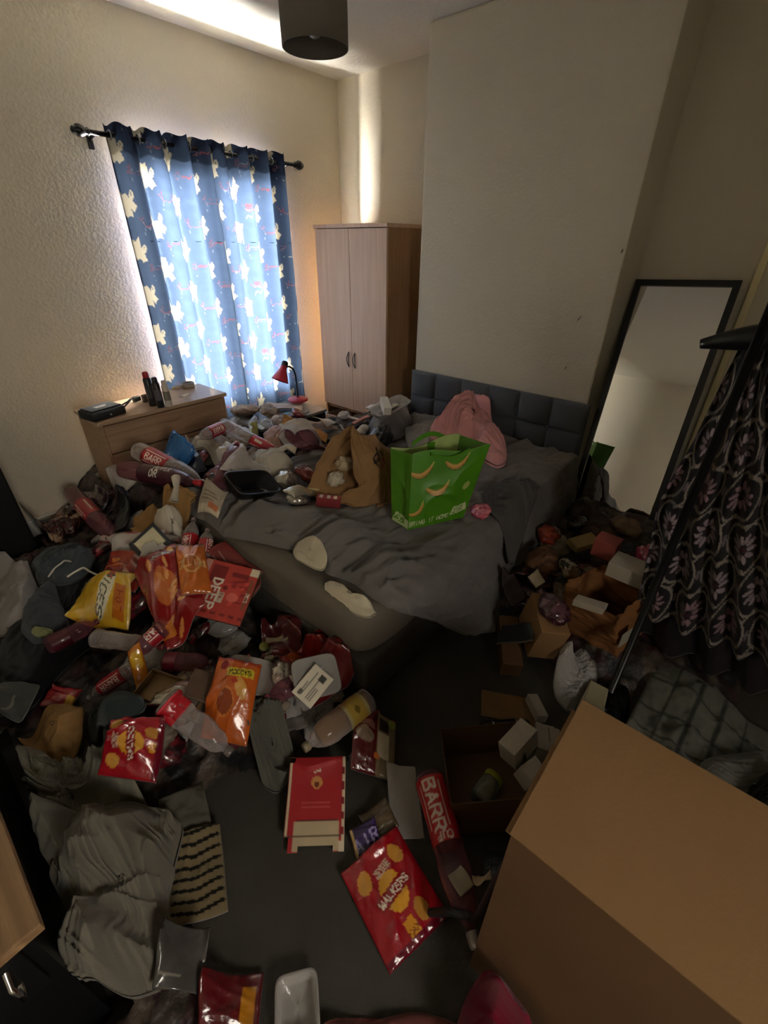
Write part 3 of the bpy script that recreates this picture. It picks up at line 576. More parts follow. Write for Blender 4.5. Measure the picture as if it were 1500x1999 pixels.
def polar(outline, h, name, label, cat, m, colf=None, nr=40, na=140, folds=(.03, .14), seed=None, stiff=0., edge=.25, shift=.03, thick=.006, group=None, ext=None, hill=None, kind=None, fine=.5, dil=2):
    """a star-shaped soft thing (garment, bag) from its outline in the photograph, laid on what is below"""
    s = seed or ns(); O = np.array([(hit(*p) if len(p) == 2 else np.array(p))[:2] for p in outline]); O = np.concatenate([np.linspace(O[k], O[(k + 1) % len(O)], 16, endpoint=False) for k in range(len(O))]); C0 = O.mean(0); d = O - C0; ang = np.arctan2(d[:, 1], d[:, 0]); rad = np.hypot(d[:, 0], d[:, 1]); o_ = np.argsort(ang); ang, rad = ang[o_], rad[o_]
    A = np.linspace(-np.pi, np.pi, na, endpoint=False); aa = np.concatenate([ang - 2 * np.pi, ang, ang + 2 * np.pi]); rr = np.concatenate([rad] * 3); Rd = np.interp(A, aa, rr)
    Rd = np.mean([np.roll(Rd, k) for k in range(-3, 4)], 0) * (1 + .03 * (fbm(np.cos(A) * 3 + s, np.sin(A) * 3, s) - .5))
    t = np.linspace(0.02, 1, nr) ** .8; T, AA = np.meshgrid(t, A, indexing='ij'); r = T * Rd[None]
    x = C0[0] + r * np.cos(AA); y = C0[1] + r * np.sin(AA); fs = folds[1]
    wx = x + .05 * fbm(x * 6, y * 6, s, 2); wy = y + .05 * fbm(x * 6 + 9, y * 6, s + 1, 2)
    an = vn(x * 3, y * 3, s + 5) * 3.1; q = wx * np.cos(an) + wy * np.sin(an)
    F_ = ridge(wx / fs, wy / fs, s, 2) + fine * ridge(q / fs * 2.2, wy / fs * .7, s + 11, 2)
    prof = (1 - T ** (1 / max(edge, .05))) ; base = h * prof * (.6 + .8 * fbm(x * 4, y * 4, s + 2, 2)); z = base + folds[0] * (F_ - .55) * sst(1.0, .86, T) + folds[0] * .3
    if hill: z = z + hill(x, y, T)
    z = np.maximum(z, .002); gx = np.gradient(F_, axis=0); x2 = x + shift * (fbm(x * 9, y * 9, s + 21, 2) - .5) * (T < .97); y2 = y + shift * (fbm(x * 9 + 5, y * 9, s + 22, 2) - .5) * (T < .97)
    B = local_base(x2.ravel(), y2.ravel(), dil, 3); B = np.minimum(B, np.median(B) + .16); B = np.maximum(B, np.median(B) - .02) if name == 'sock' else B
    z1 = B + z.ravel() + .003; z0 = np.minimum(z1 - .001, np.maximum(B + .001, z1 - thick - 0.02)); 
    V = np.concatenate([np.stack([x2.ravel(), y2.ravel(), z1], -1), np.stack([x2.ravel(), y2.ravel(), z0], -1)])
    f = gridf(nr, na, True); n = nr * na; rim = [((nr - 1) * na + j, (nr - 1) * na + j + n, (nr - 1) * na + (j + 1) % na + n, (nr - 1) * na + (j + 1) % na) for j in range(na)]
    F = np.concatenate([f[:, ::-1], f + n, np.array(rim)]).tolist() + [list(range(na)), list(range(n, n + na))[::-1]]
    cols = None
    if colf is not None:
        if callable(colf): C1 = colf(x.ravel(), y.ravel(), T.ravel(), s)
        else: C1 = np.tile(np.array(colf), (n, 1)) * (.82 + .36 * fbm(x.ravel() * 12, y.ravel() * 12, s, 3))[:, None]
        cols = np.concatenate([C1, C1])
    parts = [(name, V, F, m, cols, True)]
    if ext: parts = [('body', V, F, m, cols, True)] + ext(C0, B.max() + h)
    return item(name, label, cat, parts, group, kind=kind)
def clump(p, size, label, m, cols=None, flat=.6, name='crumpled_wrapper', cat='wrapper', group=None, sharp=.35, el=1.3, yaw=None, lift=0, res=(34, 20)):
    """a crumpled ball of foil, film or paper"""
    s = ns(); nu, nv = res; a = np.linspace(0, 2 * np.pi, nu, endpoint=False); b = np.linspace(.02, np.pi - .02, nv); B_, A_ = np.meshgrid(b, a, indexing='ij')
    x = np.sin(B_) * np.cos(A_); y = np.sin(B_) * np.sin(A_); z = np.cos(B_); n1 = ridge(x * 1.7 + s, y * 1.7 + z, s, 3); n2 = ridge(x * 3 + z * 2, y * 3 + s, s + 4, 2)
    r = 1 - sharp + sharp * 1.6 * n1 * .7 + sharp * .5 * n2; V = np.stack([x * r * el, y * r, z * r * flat], -1).reshape(-1, 3) * size / 2
    V[:, 2] -= V[:, 2].min(); C_ = None
    if cols is not None:
        pal = np.array([c(k) if isinstance(k, str) else k for k in cols]); k = (fbm(V[:, 0] / size * 5 + s, V[:, 1] / size * 5 + V[:, 2] / size * 4, s, 2) * 1.6 - .3); k = np.clip(k * len(pal), 0, len(pal) - 1).astype(int); C_ = pal[k]
    h = hit(*p) if len(p) == 2 else np.array(p, float); W_, = to_world([V], h, random.random() * 6.28 if yaw is None else yaw, 1.0, .001 + lift)
    F = gridf(nv, nu, True).tolist() + [list(range(nu))[::-1], list(range((nv - 1) * nu, nv * nu))]
    return item(name, label, cat, [(name, W_, F, m, C_, True)], group)
def obox(p0, p1, w, h, label, paint=None, openk=None, name='carton', cat='box', m=None, inner=None, wall=.003, group=None, tilt=None, stiff=1.0, flaps=True, topc=None):
    """cardboard carton: p0->p1 is its length axis; openk: None closed, 'top' open"""
    ctr, L_, yaw = frame(p0, p1); hx, hy = L_ / 2, w / 2; m = m or m_cb
    if openk == 'top':
        bs = [('base', boxv(-hx, hx, -hy, hy, 0, wall)), ('side_wall', boxv(-hx, hx, -hy, -hy + wall, wall, h)), ('side_wall', boxv(-hx, hx, hy - wall, hy, wall, h)), ('end_wall', boxv(-hx, -hx + wall, -hy + wall, hy - wall, wall, h)), ('end_wall', boxv(hx - wall, hx, -hy + wall, hy - wall, wall, h))]
        Ws = to_world([b[1][0] for b in bs], ctr, yaw, maxs=.2); return item(name, label, cat, [(b[0], w_, b[1][1], m, None, False) for b, w_ in zip(bs, Ws)], group)
    v, f = boxv(-hx, hx, -hy, hy, 0, h, min(.003, h * .2)); parts = [('body', v, f, m, None, False)]
    if paint:
        nx, ny = int(np.clip(L_ / .004, 6, 60)), int(np.clip(w / .004, 6, 60)); u, vv = sheet_grid(L_, w, nx, ny); P = Pt(u * L_ / w, vv, (.5, .5, .5)); P.L = L_ / w; paint(P)
        parts.append(('printed_panel', np.stack([(u - .5) * L_ * .97, (vv - .5) * w * .97, np.full_like(u, h + .0006)], -1), gridf(nx, ny), m_card, P.C, False))
    Ws = to_world([p[1] for p in parts], ctr, yaw, maxs=.22); return item(name, label, cat, [(p[0], w_, p[2], p[3], p[4], p[5]) for p, w_ in zip(parts, Ws)], group)
def tray(p0, p1, w, h, label, m, name='food_tray', cat='tray', rim=.008, group=None, taper=.8, film=None, lift=.001):
    ctr, L_, yaw = frame(p0, p1); a = np.linspace(0, 2 * np.pi, 64, endpoint=False); k = (np.abs(np.cos(a)) ** 6 + np.abs(np.sin(a)) ** 6) ** (-1 / 6)
    def rg(sx, z): return np.stack([np.cos(a) * k * (L_ / 2 - sx), np.sin(a) * k * (w / 2 - sx), np.full(64, z)], -1)
    tp = (1 - taper) * w / 2; R_ = [rg(tp + .002, .0), rg(tp, 0.002), rg(rim + .002, h - .004), rg(0, h - .003), rg(0, h), rg(rim, h), rg(tp + .003, .004), rg(w * .48, .003)]
    V = np.concatenate(R_); F = gridf(len(R_), 64, True).tolist() + [list(range(64))[::-1], list(range(7 * 64, 8 * 64))]; parts = [('tray_body', V, F, m, None, True)]
    if film: r = np.concatenate([rg(rim * .3, h + .001), rg(w * .25, h + .0005), rg(w * .49, h)]); parts.append(('lid_film', r, gridf(3, 64, True).tolist() + [list(range(128, 192))], film, None, True))
    Ws = to_world([p[1] for p in parts], ctr, yaw, 1.0, lift); return item(name, label, cat, [(p[0], w_, p[2], p[3], p[4], p[5]) for p, w_ in zip(parts, Ws)], group)
def cable(pts, r, label, m, name='cord', cat='cord', lift=.004, group=None):
    P = np.array([hit(*p) for p in pts]); t = np.linspace(0, len(P) - 1, len(P) * 8); k = np.arange(len(P)); Q = np.stack([np.interp(t, k, P[:, i]) for i in range(3)], -1)
    for _ in range(3): Q[1:-1] = (Q[:-2] + Q[1:-1] * 2 + Q[2:]) / 4
    Q[:, 2] = np.maximum(Q[:, 2], local_base(Q[:, 0], Q[:, 1], 0, 1)) + r + .001
    v, f = tube(Q, r, 8); return item(name, label, cat, [(name, v, f, m, None, True)], group)
# ---------------- printed designs ----------------
def noisep(P, a=.12, s=1): P.C *= (1 - a + 2 * a * fbm(P.X * 5, P.Y * 5, s))[:, None]
YEL, RED, ORA, CRM, MAR = c('d9a92a'), c('b51a22'), c('d06a1c'), c('d8cbb0'), c('5e0f18')
def pt_walkers(title='CHICKEN'):
    def f(P):
        L_ = P.L; P.C[:] = c('9c1420'); m_ = L_ / 2
        P.ell(m_ - .35, .78, .13, .10, c('c98f3a'), 20); P.ell(m_ - .3, .2, .14, .1, c('c98f3a'), -20); P.ell(m_ + .36, .72, .13, .1, c('b87f34')); 
        P.ell(m_, .5, .25, .2, c('d79a2e')); P.rrect(m_, .5, .085, .3, c('8a0f18'), 12); P.text('WALKERS', m_, .5, .085, c('e6d8c4'), 100, .16)
        P.rrect(m_ - .3, .5, .055, .13, c('c9a892'), 12); P.text(title[:7], m_ - .3, .5, .06, c('8a0f18'), 100, .13)
        P.rrect(m_ + .47, .5, .14, .08, c('d7901e'), 10); P.text('MAX', m_ + .47, .5, .07, c('7a3c0c'), 100, .14); P.rect(L_ - .1, 0, 9, 1, c('6a0d22')); noisep(P, .1)
    return f
def pt_nices(P):
    L_ = P.L; P.C[:] = c('c9a01f'); P.ell(L_ * .62, .45, .17, .42, c('d8d0b0'), -20); P.ell(L_ * .66, .8, .1, .14, c('b8482a')); P.rect(L_ * .76, .08, L_ * .93, .62, c('b5651a'))
    P.text('NICES', L_ * .60, .45, .17, c('25301f'), -112, .15); P.text('HOT', L_ * .845, .35, .12, c('8a2f10'), -90, .13); P.rect(0, 0, .05, 1, c('d9c46a')); P.rect(L_ - .05, 0, 9, 1, c('d9b55a')); noisep(P, .18)
def pt_ritz(P):
    L_ = P.L; P.C[:] = c('c4661c'); P.ell(L_ * .5, .5, .42, .34, c('cf8a3a')); P.ring(L_ * .5, .5, .40, .32, c('e0b46a'), .1); P.ell(L_ * .5, .5, .33, .25, c('b5621c')); P.text('RITZ', L_ * .5, .5, .24, c('e3b878'), -90, .14)
    P.rect(0, 0, .16, 1, c('9a7a5c')); noisep(P, .14)
def pt_munch(P):
    L_ = P.L; P.C[:] = c('8e1c1c')
    P.ell(L_ * .5, .45, .28, .26, c('c46a30')); [P.ell(L_ * (.25 + .17 * k), .28 + .13 * (k % 3), .1, .05, c('d48a48'), 30 * k) for k in range(5)]; [P.ell(L_ * (.3 + .12 * k), .62 - .07 * (k % 2), .09, .04, c('e0a060'), -30 * k) for k in range(5)]
    P.rrect(L_ * .2, .6, .05, .24, c('b9a49a'), 10); P.text('BUDDIES', L_ * .2, .6, .08, c('5e1015'), 100, .14); P.ell(L_ * .12, .83, .1, .07, c('d79a2e')); P.rect(L_ * .75, .0, L_ * .9, .3, c('cf7a2a')); noisep(P, .2)
def pt_deep(P):
    L_ = P.L; P.C[:] = c('b03a30'); P.rect(0, 0, L_ * .12, 1, c('c08a7c')); P.rect(L_ * .18, .62, L_ * .45, .92, c('7c1f1e')); P.rect(L_ * .55, .78, L_ * .85, .86, c('7c1f1e'))
    for k in range(7): P.rect(.1 + k * .16, .08, .2 + k * .16, .13, c('7c1f1e'))
    for k in range(5): P.rrect(L_ * .72, .35 + .09 * k, .16 + .03 * (k % 2), .022, c('8f2524'), 20 * (k % 3)); P.ell(L_ * (.7 + .04 * k), .3 + .1 * k, .05, .03, c('cf4a40'), 40)
    P.ell(L_ * .62, .5, .2, .16, c('c2423a')); P.ell(L_ * .7, .42, .1, .08, c('d8685c')); P.ell(L_ * .52, .56, .05, .04, c('7c1f1e')); P.ell(L_ * .66, .62, .05, .04, c('8f2524'))
    P.text('DEEP', L_ * .36, .42, .15, c('e6dcc8'), -90, .19); P.rrect(L_ * .50, .38, .05, .09, c('cbb9a4')); P.text('PAN', L_ * .5, .38, .05, c('8f2524'), -90, .14)
    P.rect(L_ * .9, .25, L_ * .98, .8, c('8a4a34')); P.text('420G', L_ * .94, .5, .06, c('e6dcc8'), -90, .16); P.rect(L_ * .86, .86, 9, 9, c('d8cbb0')); noisep(P, .1)
def pt_redbox(P):
    L_ = P.L; P.C[:] = c('a31820'); P.rect(0, .0, 9, .06, c('c9b79a')); P.rect(0, .94, 9, 9, c('c9b79a')); P.ell(L_ * .28, .5, .09, .1, c('c98a4a')); P.ell(L_ * .3, .5, .04, .05, c('6a2c14'))
    P.rrect(L_ * .16, .5, .012, .07, c('d8cbb0'), 15); [P.rect(L_ * (.12 + .16 * k), .93, L_ * (.2 + .16 * k), 1, c('7a1218')) for k in range(5)]; [P.rrect(L_ * (.5 + .05 * k), .5, .006, .25, c('b84a4a')) for k in range(3)]
    P.rect(L_ * .68, .2, L_ * .69, .88, c('50100f')); P.rect(L_ * .69, .16, L_ * .995, .9, c('b5a384')); P.rect(L_ * .84, .0, L_ * .85, .95, c('4a3c2a')); P.rect(L_ * .9, .9, 9, 9, c('cbbda6')); noisep(P, .08)
def pt_plain(col, n=.12, lines=0, lc='555555', dots=None):
    def f(P):
        P.C[:] = c(col)
        for k in range(lines): P.rect(P.L * .1, .2 + .6 * k / max(lines, 1), P.L * (.55 + .3 * ((k * 7) % 3) / 3), .2 + .6 * k / max(lines, 1) + .035, c(lc))
        if dots: dots(P)
        noisep(P, n, int(P.L * 100) % 50)
    return f
def pt_label(P):
    L_ = P.L; P.C[:] = c('cfc7b4'); [P.rect(L_ * .1, .15 + .085 * k, L_ * (.5 if k % 3 else .85), .165 + .085 * k + .01, c('6a665e')) for k in range(8)]; P.rect(L_ * .7, .2, L_ * .88, .5, c('3a3834')); P.rect(L_ * .08, .7, L_ * .25, .85, c('55524a'))
def pt_tray_label(P):
    L_ = P.L; P.C[:] = c('2c2f33'); P.rect(L_ * .04, .1, L_ * .3, .9, c('cfc8a8')); P.rect(L_ * .42, .06, L_ * .98, .94, c('c8c2b2'))
    P.text('TAKE', L_ * .55, .5, .13, c('3c3a36'), 90, .13); P.ring(L_ * .5, .8, .05, .05, c('3c3a36'), .3); P.text('IN OVEN', L_ * .68, .5, .08, c('3c3a36'), 90, .13)
def pt_orange(P):
    L_ = P.L; P.C[:] = c('bd5a1a'); P.ell(L_ * .62, .42, .23, .19, c('8f3c12')); P.ring(L_ * .62, .42, .24, .2, c('d07a34'), .12); P.ell(L_ * .42, .72, .2, .12, c('d09a4a'), 30); P.rrect(L_ * .22, .62, .09, .30, c('c9b52a'), 8)
    P.text('MCCOYS', L_ * .22, .62, .09, c('2a2410'), 98, .18); P.ell(L_ * .14, .22, .1, .1, c('7a1410')); P.ell(L_ * .36, .55, .05, .08, c('b03a28')); P.rect(0, 0, L_ * .07, 1, c('a83a1a')); noisep(P, .15)
def pt_meat(P):
    L_ = P.L; P.C[:] = c('5c1218'); P.rect(0, 0, 9, .0, RED); P.rect(L_ * .05, .55, 9, 1, c('7a6a52')); P.rect(L_ * .12, .60, L_ * .3, .82, c('2c1c12')); P.rect(L_ * .34, .58, L_ * .75, .86, c('c9bfa6')); P.ell(L_ * .12, .9, .1, .09, c('8a9440'))
    P.rrect(L_ * .3, .27, .05, .22, c('8c6058')); P.ell(L_ * .47, .28, .14, .22, c('8f7a66')); P.ell(L_ * .74, .57, .06, .07, c('d87430')); noisep(P, .15)
def pt_cadbury(P): P.C[:] = c('2c1a55'); P.text('DAIRY', P.L * .5, .45, .35, c('9a90c0'), 10, .14); P.rect(0, 0, .12, 1, c('c9a96a')); noisep(P, .2)
def pt_drp(P):
    P.C[:] = c('3c1020'); q = P.Wd * .25
    P.text('DR', q + .12, P.H * .38, .34, c('d8d2cc'), 90, .2, 1.0); P.text('PEPPER', q - .26, P.H * .5, .27, c('cfc8c2'), 90, .18, .8); P.ell(q + .35, P.H * .85, .1, .1, c('8a7a80'))
# ---------------- the heap itself ----------------
def heap(x0, x1, y0, y1, label, st=.012):
    nx, ny = int((x1 - x0) / st), int((y1 - y0) / st); x, y = np.meshgrid(np.linspace(x0, x1, nx), np.linspace(y0, y1, ny), indexing='ij'); x = x.ravel(); y = y.ravel()
    h = heaph(x, y); k = sst(0, .06, h); z = h + k * (.035 * (ridge(x * 11, y * 11, 2, 3) - .5) + .02 * (ridge(x * 27, y * 27, 5, 2) - .5))
    on = h > .012
    for a, b, e, d, lim in ((BX0 - .03, BX1, BY0 - .03, BY1 + .02, 0), (2.83, 3.36, 2.38, 3.25, 0), (.78, 1.65, 2.88, 3.26, 0), (1.81, 2.5, 2.77, 3.23, 0), (2.68, 2.75, 2.4, 3.2, 0), (-.82, -.16, .67, 1.77, 0), (-.8, .32, 2.96, 3.4, 0), (2.94, 3.4, .80, 2.22, 0)): on &= ~((x > a) & (x < b) & (y > e) & (y < d))
    on &= (y < 3.39) & (x < 3.35)
    pal = np.array([c(k_) for k_ in ('2a2422', '2e2826', '3e2426', '1a1a1d', '3a322a', '301a1e', '463c36', '222428', '55493f')])
    wx_ = x + .06 * vn(x * 9, y * 9, 4); wy_ = y + .06 * vn(x * 9, y * 9, 14); idx = np.clip(_h(np.floor(wx_ * 16 + wy_ * 4).astype(np.int64), np.floor(wy_ * 17 - wx_ * 5).astype(np.int64), 3) * 9, 0, 8).astype(int)
    F = gridf(nx, ny); F = F[on[F].all(1)]; V = np.stack([x, y, np.maximum(z, .002)], -1)
    used = np.unique(F); mp = np.full(len(V), -1); mp[used] = np.arange(len(used)); V = V[used]; F = mp[F]
    splat(V, F); o = link('litter_heap', mesh('litter_heap', V, F, mat('litter', attr=True, rough=.5, bump=.004, bscale=60), pal[idx][used])); tag(o, label, 'litter', None, 'stuff'); return o
heap(.15, 3.35, 2.2, 3.39, 'tangled layer of mixed litter lying between the bed, the dresser and the side table')
heap(-.9, .86, .1, 2.2, 'tangled layer of mixed litter covering the floor at the foot of the bed')
heap(1.5, 3.35, -.45, .8, 'tangled layer of mixed litter on the floor between bed and clothes rail')
def scraps(n, poly, size, m, cols, label, group, name, cat, sd):
    r = random.Random(sd); xs = [q[0] for q in poly]; ys = [q[1] for q in poly]; k = 0
    while k < n:
        x, y = r.uniform(min(xs), max(xs)), r.uniform(min(ys), max(ys)); ins = False
        for i in range(len(poly)):
            (x1, y1), (x2, y2) = poly[i], poly[(i + 1) % len(poly)]
            if (y1 > y) != (y2 > y) and x < (x2 - x1) * (y - y1) / (y2 - y1) + x1: ins = not ins
        if not ins: continue
        clump((x, y), size * r.uniform(.6, 1.3), label, m, cols, r.uniform(.3, .6), name, cat, group, el=r.uniform(1.1, 1.9), yaw=r.uniform(0, 6.2), res=(22, 13)); k += 1
back = [(300, 940), (360, 860), (470, 825), (640, 840), (700, 850), (620, 900), (560, 940), (400, 960)]
left = [(110, 1010), (230, 980), (330, 1010), (390, 1060), (480, 1200), (640, 1340), (660, 1400), (560, 1440), (300, 1480), (200, 1400), (300, 1250), (180, 1100)]
right = [(1020, 1120), (1080, 1060), (1180, 1040), (1240, 1100), (1110, 1180), (1080, 1230), (1000, 1220)]
scraps(16, back, .12, m_film, None, 'small crinkled clear film scrap among the rubbish behind the bed', 'clear film scraps behind the bed', 'film_scrap', 'wrapper', 1)
scraps(14, back, .10, m_paper, ['a89a88', '8c7868', '6e5a50'], 'small crumpled paper scrap among the rubbish behind the bed', 'paper scraps behind the bed', 'paper_scrap', 'paper', 2)
scraps(12, back, .10, m_foil, ['6a2028', '8a3036', '3a1a20'], 'small dark red wrapper scrap among the rubbish behind the bed', 'red wrapper scraps behind the bed', 'wrapper_scrap', 'wrapper', 3)
scraps(26, left, .11, m_film, None, 'small crinkled clear film scrap among the rubbish at the foot of the bed', 'clear film scraps at the foot of the bed', 'film_scrap', 'wrapper', 4)
scraps(24, left, .10, m_foil, ['5a1820', '7a222a', '2e1418', '3a2c2c'], 'small dark red wrapper scrap among the rubbish at the foot of the bed', 'red wrapper scraps at the foot of the bed', 'wrapper_scrap', 'wrapper', 5)
scraps(16, left, .09, m_paper, ['7a6c5e', '5c4c40', '8f8272'], 'small crumpled paper scrap among the rubbish at the foot of the bed', 'paper scraps at the foot of the bed', 'paper_scrap', 'paper', 6)
scraps(14, right, .10, m_foil, ['3a1c22', '55282c', '2a1c1a', '6a4a30'], 'small dark wrapper scrap on the floor between bed and clothes rail', 'dark wrapper scraps right of the bed', 'wrapper_scrap', 'wrapper', 7)
scraps(8, right, .09, m_paper, ['8a7c68', '6a5844'], 'small crumpled paper scrap on the floor between bed and clothes rail', 'paper scraps right of the bed', 'paper_scrap', 'paper', 8)
# ---------------- bedding ----------------
E_ = np.array([atz(px, py, .54)[:2] for px, py in [(330, 985), (400, 1015), (435, 1045), (530, 1062), (590, 1078), (640, 1118), (690, 1140), (770, 1195), (835, 1225)]])
E_ = E_[np.argsort(E_[:, 1])]
nu, nv = 190, 230; u, s = np.meshgrid(np.linspace(0, 1, nu), np.linspace(0, 1.72, nv), indexing='ij'); u = u.ravel(); s = s.ravel(); topl = 1.28
ys = 2.08 - s; xf = np.interp(ys, E_[:, 1], E_[:, 0]) + .02 * (fbm(ys * 9, ys * 0, 3) - .5); xf = np.where(s > topl, xf + (s - topl) * 1.0, xf); x = xf + u * (2.80 - xf); over = np.maximum(s - topl, 0)
y = np.where(s < topl, ys, .80 - .02 - .16 * over); z = .535 - np.maximum(over - .01, 0)
fo = ridge(x * 2.8 + 1.1 * ys, ys * 6.5 + 1.2 * x, 41, 3); f2 = ridge(x * 11 + ys * 3, ys * 14 - x * 4, 47, 2); edge = sst(.14, .0, u) + sst(.16, 0, np.abs(u - .06))
disp = .012 + .078 * (fo - .25) * (.55 + .7 * edge) + .008 * (f2 - .4) + .05 * np.exp(-((u - .09) / .06) ** 2) + .05 * np.exp(-((x - 2.3) / .3) ** 2 - ((ys - 1.0) / .22) ** 2); disp = np.maximum(disp, .006) * sst(0, .015, u) + .003
k = sst(-.03, .05, s - topl); z = z + disp * (1 - k); y = y - disp * k; x = x + .012 * (f2 - .5) * (u > .01)
V1 = np.stack([x, y, z], -1); V2 = V1.copy(); V2[:, 2] -= .004 * (1 - k); V2[:, 1] += .004 * k
F = closed2(nu, nv); 
dcol = np.tile(np.array(c('6e6a67')), (len(x), 1)) * (.85 + .3 * fbm(x * 6, ys * 6, 77, 3))[:, None]
item('duvet', 'rumpled dark grey duvet spread over the bed and hanging down its near side', 'duvet', [('duvet', np.concatenate([V1, V2]), F, m_cloth, np.concatenate([dcol, dcol]), True)])
def rug_noise(col): return lambda x, y, T, s: np.tile(np.array(c(col)), (len(x), 1)) * (.8 + .4 * fbm(x * 14, y * 14, s, 3))[:, None]
polar([(712, 845), (745, 815), (790, 805), (805, 835), (780, 862), (730, 868)], .13, 'pillow', 'grey pillow against the left end of the headboard', 'pillow', m_cloth, rug_noise('6c6a6a'), folds=(.02, .2), edge=.35, fine=.2)
polar([(790, 850), (830, 830), (900, 838), (930, 862), (880, 895), (800, 885)], .09, 'bed_sheet', 'pale grey sheet bunched beneath the pink fleece', 'sheet', m_cloth, rug_noise('8b8984'), folds=(.03, .1), edge=.5)
polar([(838, 848), (862, 828), (905, 822), (950, 832), (985, 872), (988, 912), (958, 918), (925, 893), (880, 882), (845, 868)], .2, 'fleece_blanket', 'pink fleece blanket bundled in front of the headboard', 'blanket', m_cloth, rug_noise('d99a9a'), folds=(.055, .11), edge=.45, nr=60, na=200, shift=.05)
polar([(940, 960), (985, 945), (1040, 960), (1050, 1005), (1010, 1050), (965, 1020)], .05, 'throw', 'dark grey throw gathered at the headboard end beside the green bag', 'blanket', m_cloth, rug_noise('4f4d4b'), folds=(.04, .12), edge=.4)
# two socks at the foot edge of the mattress
polar([tuple(atz(x_ - 14, y_ - 16, .575)) for x_, y_ in [(584, 1079), (600, 1073), (625, 1080), (645, 1098), (658, 1121), (640, 1123), (615, 1112), (590, 1098)]], .016, 'sock', 'crumpled white sock at the mattress edge, nearer the paper bag', 'sock', m_cloth, rug_noise('c7bda4'), folds=(.010, .05), nr=16, na=80, edge=.2, shift=.008, dil=1)
polar([tuple(atz(x_ - 17, y_ - 8, .55)) for x_, y_ in [(646, 1135), (660, 1130), (680, 1145), (715, 1172), (752, 1177), (767, 1187), (750, 1198), (715, 1192), (680, 1170), (655, 1155)]], .018, 'sock', 'long white sock at the mattress edge, nearest the bed corner', 'sock', m_cloth, rug_noise('c9bfa6'), folds=(.008, .05), nr=16, na=80, edge=.2, shift=.008, dil=1)
# ---------------- things on the dresser ----------------
def on(px, py, z): return atz(px, py, z)
p = on(212, 800, .8)
bagv, bagf = boxv(-.105, .105, -.075, .075, 0, .055, .016); a = math.radians(12)
def rz(v, a, p): v = np.asarray(v, float); return np.stack([v[:, 0] * math.cos(a) - v[:, 1] * math.sin(a) + p[0], v[:, 0] * math.sin(a) + v[:, 1] * math.cos(a) + p[1], v[:, 2] + p[2]], -1)
m_nyl = mat('black_nylon', c('17181b'), .6, bump=.001, bscale=300)
p = np.array([.865, 2.98, .8005]); nx = 40; uu, vv = sheet_grid(.1, .05, 40, 24); P = Pt(uu * 2, vv, c('17181b')); P.rrect(1, .68, .62, .13, c('b9b4aa')); P.rrect(.9, .3, .5, .12, c('b9b4aa')); P.seg((.4, .66), (1.6, .70), .03, c('30302f'))
item('zip_case', 'black zipped case with white lettering at the left end of the dresser', 'case', [('body', rz(bagv, .2, p), bagf, m_nyl, None, True), ('flap', rz(boxv(-.09, .09, -.06, .06, .0555, .062, .003)[0], .2, p), boxv(-.09, .09, -.06, .06, .0555, .062, .003)[1], m_nyl, None, True), ('lettering', rz(np.stack([(uu - .5) * .12, (vv - .5) * .05, np.full_like(uu, .0625)], -1), .2, p), gridf(40, 24), m_card, P.C, False), ('zip_pull', rz(boxv(-.006, .006, -.086, -.076, .02, .03, .002)[0], .2, p), boxv(-.006, .006, -.086, -.076, .02, .03, .002)[1], m_chrome, None, True)])
def can_(px, py, r, h, lab, bcol, ccol, label, cat='spray can'):
    p = on(px, py, .8) if isinstance(px, (int, float)) and px > 10 else None; p = np.array([*p[:2], .8005]); b, bf = lathe([(r * .9, 0), (r, .004), (r, h * .78), (r * .8, h * .82), (r * .72, h * .84)], 28); cp, cf = lathe([(r * .74, h * .842), (r * .76, h * .85), (r * .72, h * .97), (r * .5, h)], 24)
    item('spray_can', label, cat, [('body', b + p, bf, mat('can_' + bcol, c(bcol), .35), None, True), ('cap', cp + p, cf, mat('cap_' + ccol, c(ccol), .35), None, True), ('printed_band', lathe([(r + .0006, h * .25), (r + .0006, h * .6)], 28, False)[0] + p, lathe([(r + .0006, h * .25), (r + .0006, h * .6)], 28, False)[1], mat('band_' + lab, c(lab), .4), None, True)])
can_(300, 792, .024, .215, '3a3a3e', '1c1c20', 'a3242a', 'tall black spray can with red cap on the dresser')
can_(315, 795, .022, .19, '55555a', '202024', '1a1a1c', 'all black spray can between the red capped and white ones')
can_(331, 793, .021, .165, '8a8478', 'cfc8ba', 'c8c2b6', 'white spray can on the dresser, right of the two black ones')
for (px, py), (sx, sy, sz), col, lab in (((286, 785), (.04, .03, .05), '4a3a34', 'small brown jar behind the spray cans on the dresser'), ((268, 783), (.05, .03, .03), '2c2e30', 'small dark box between zip case and spray cans')):
    p = on(px, py, .8); p[2] = .8005; v, f = boxv(-sx / 2, sx / 2, -sy / 2, sy / 2, 0, sz, .006); solid('small_box', (rz(v, .3, p) - p, f), mat('c_' + col, c(col), .5), lab, 'box', loc=tuple(p), smooth=True)
p = on(368, 756, .8); p[2] = .8005; v, f = lathe([(.034, 0), (.045, .002), (.047, .02), (.045, .034), (.034, .036), (.032, .018), (.034, 0)], 36, False); item('tape_roll', 'silver roll of tape near the curtain end of the dresser', 'tape', [('core', v + p, f, mat('tape_grey', c('9a958c'), .4), None, True)])
for (px, py), w_, lab in (((362, 772), .035, 'small cream card lying on the dresser in front of the tape roll'), ((345, 757), .03, 'folded white tissue at the foot of the curtain on the dresser')):
    p = on(px, py, .8); p[2] = .8005; v, f = boxv(-w_, w_, -w_ * .6, w_ * .6, 0, .003 if w_ > .031 else .012, .001); solid('card' if w_ > .031 else 'tissue', (rz(v, .5, p) - p, f), mat('cream_card', c('cfc4aa'), .7), lab, 'card' if w_ > .031 else 'tissue', loc=tuple(p))
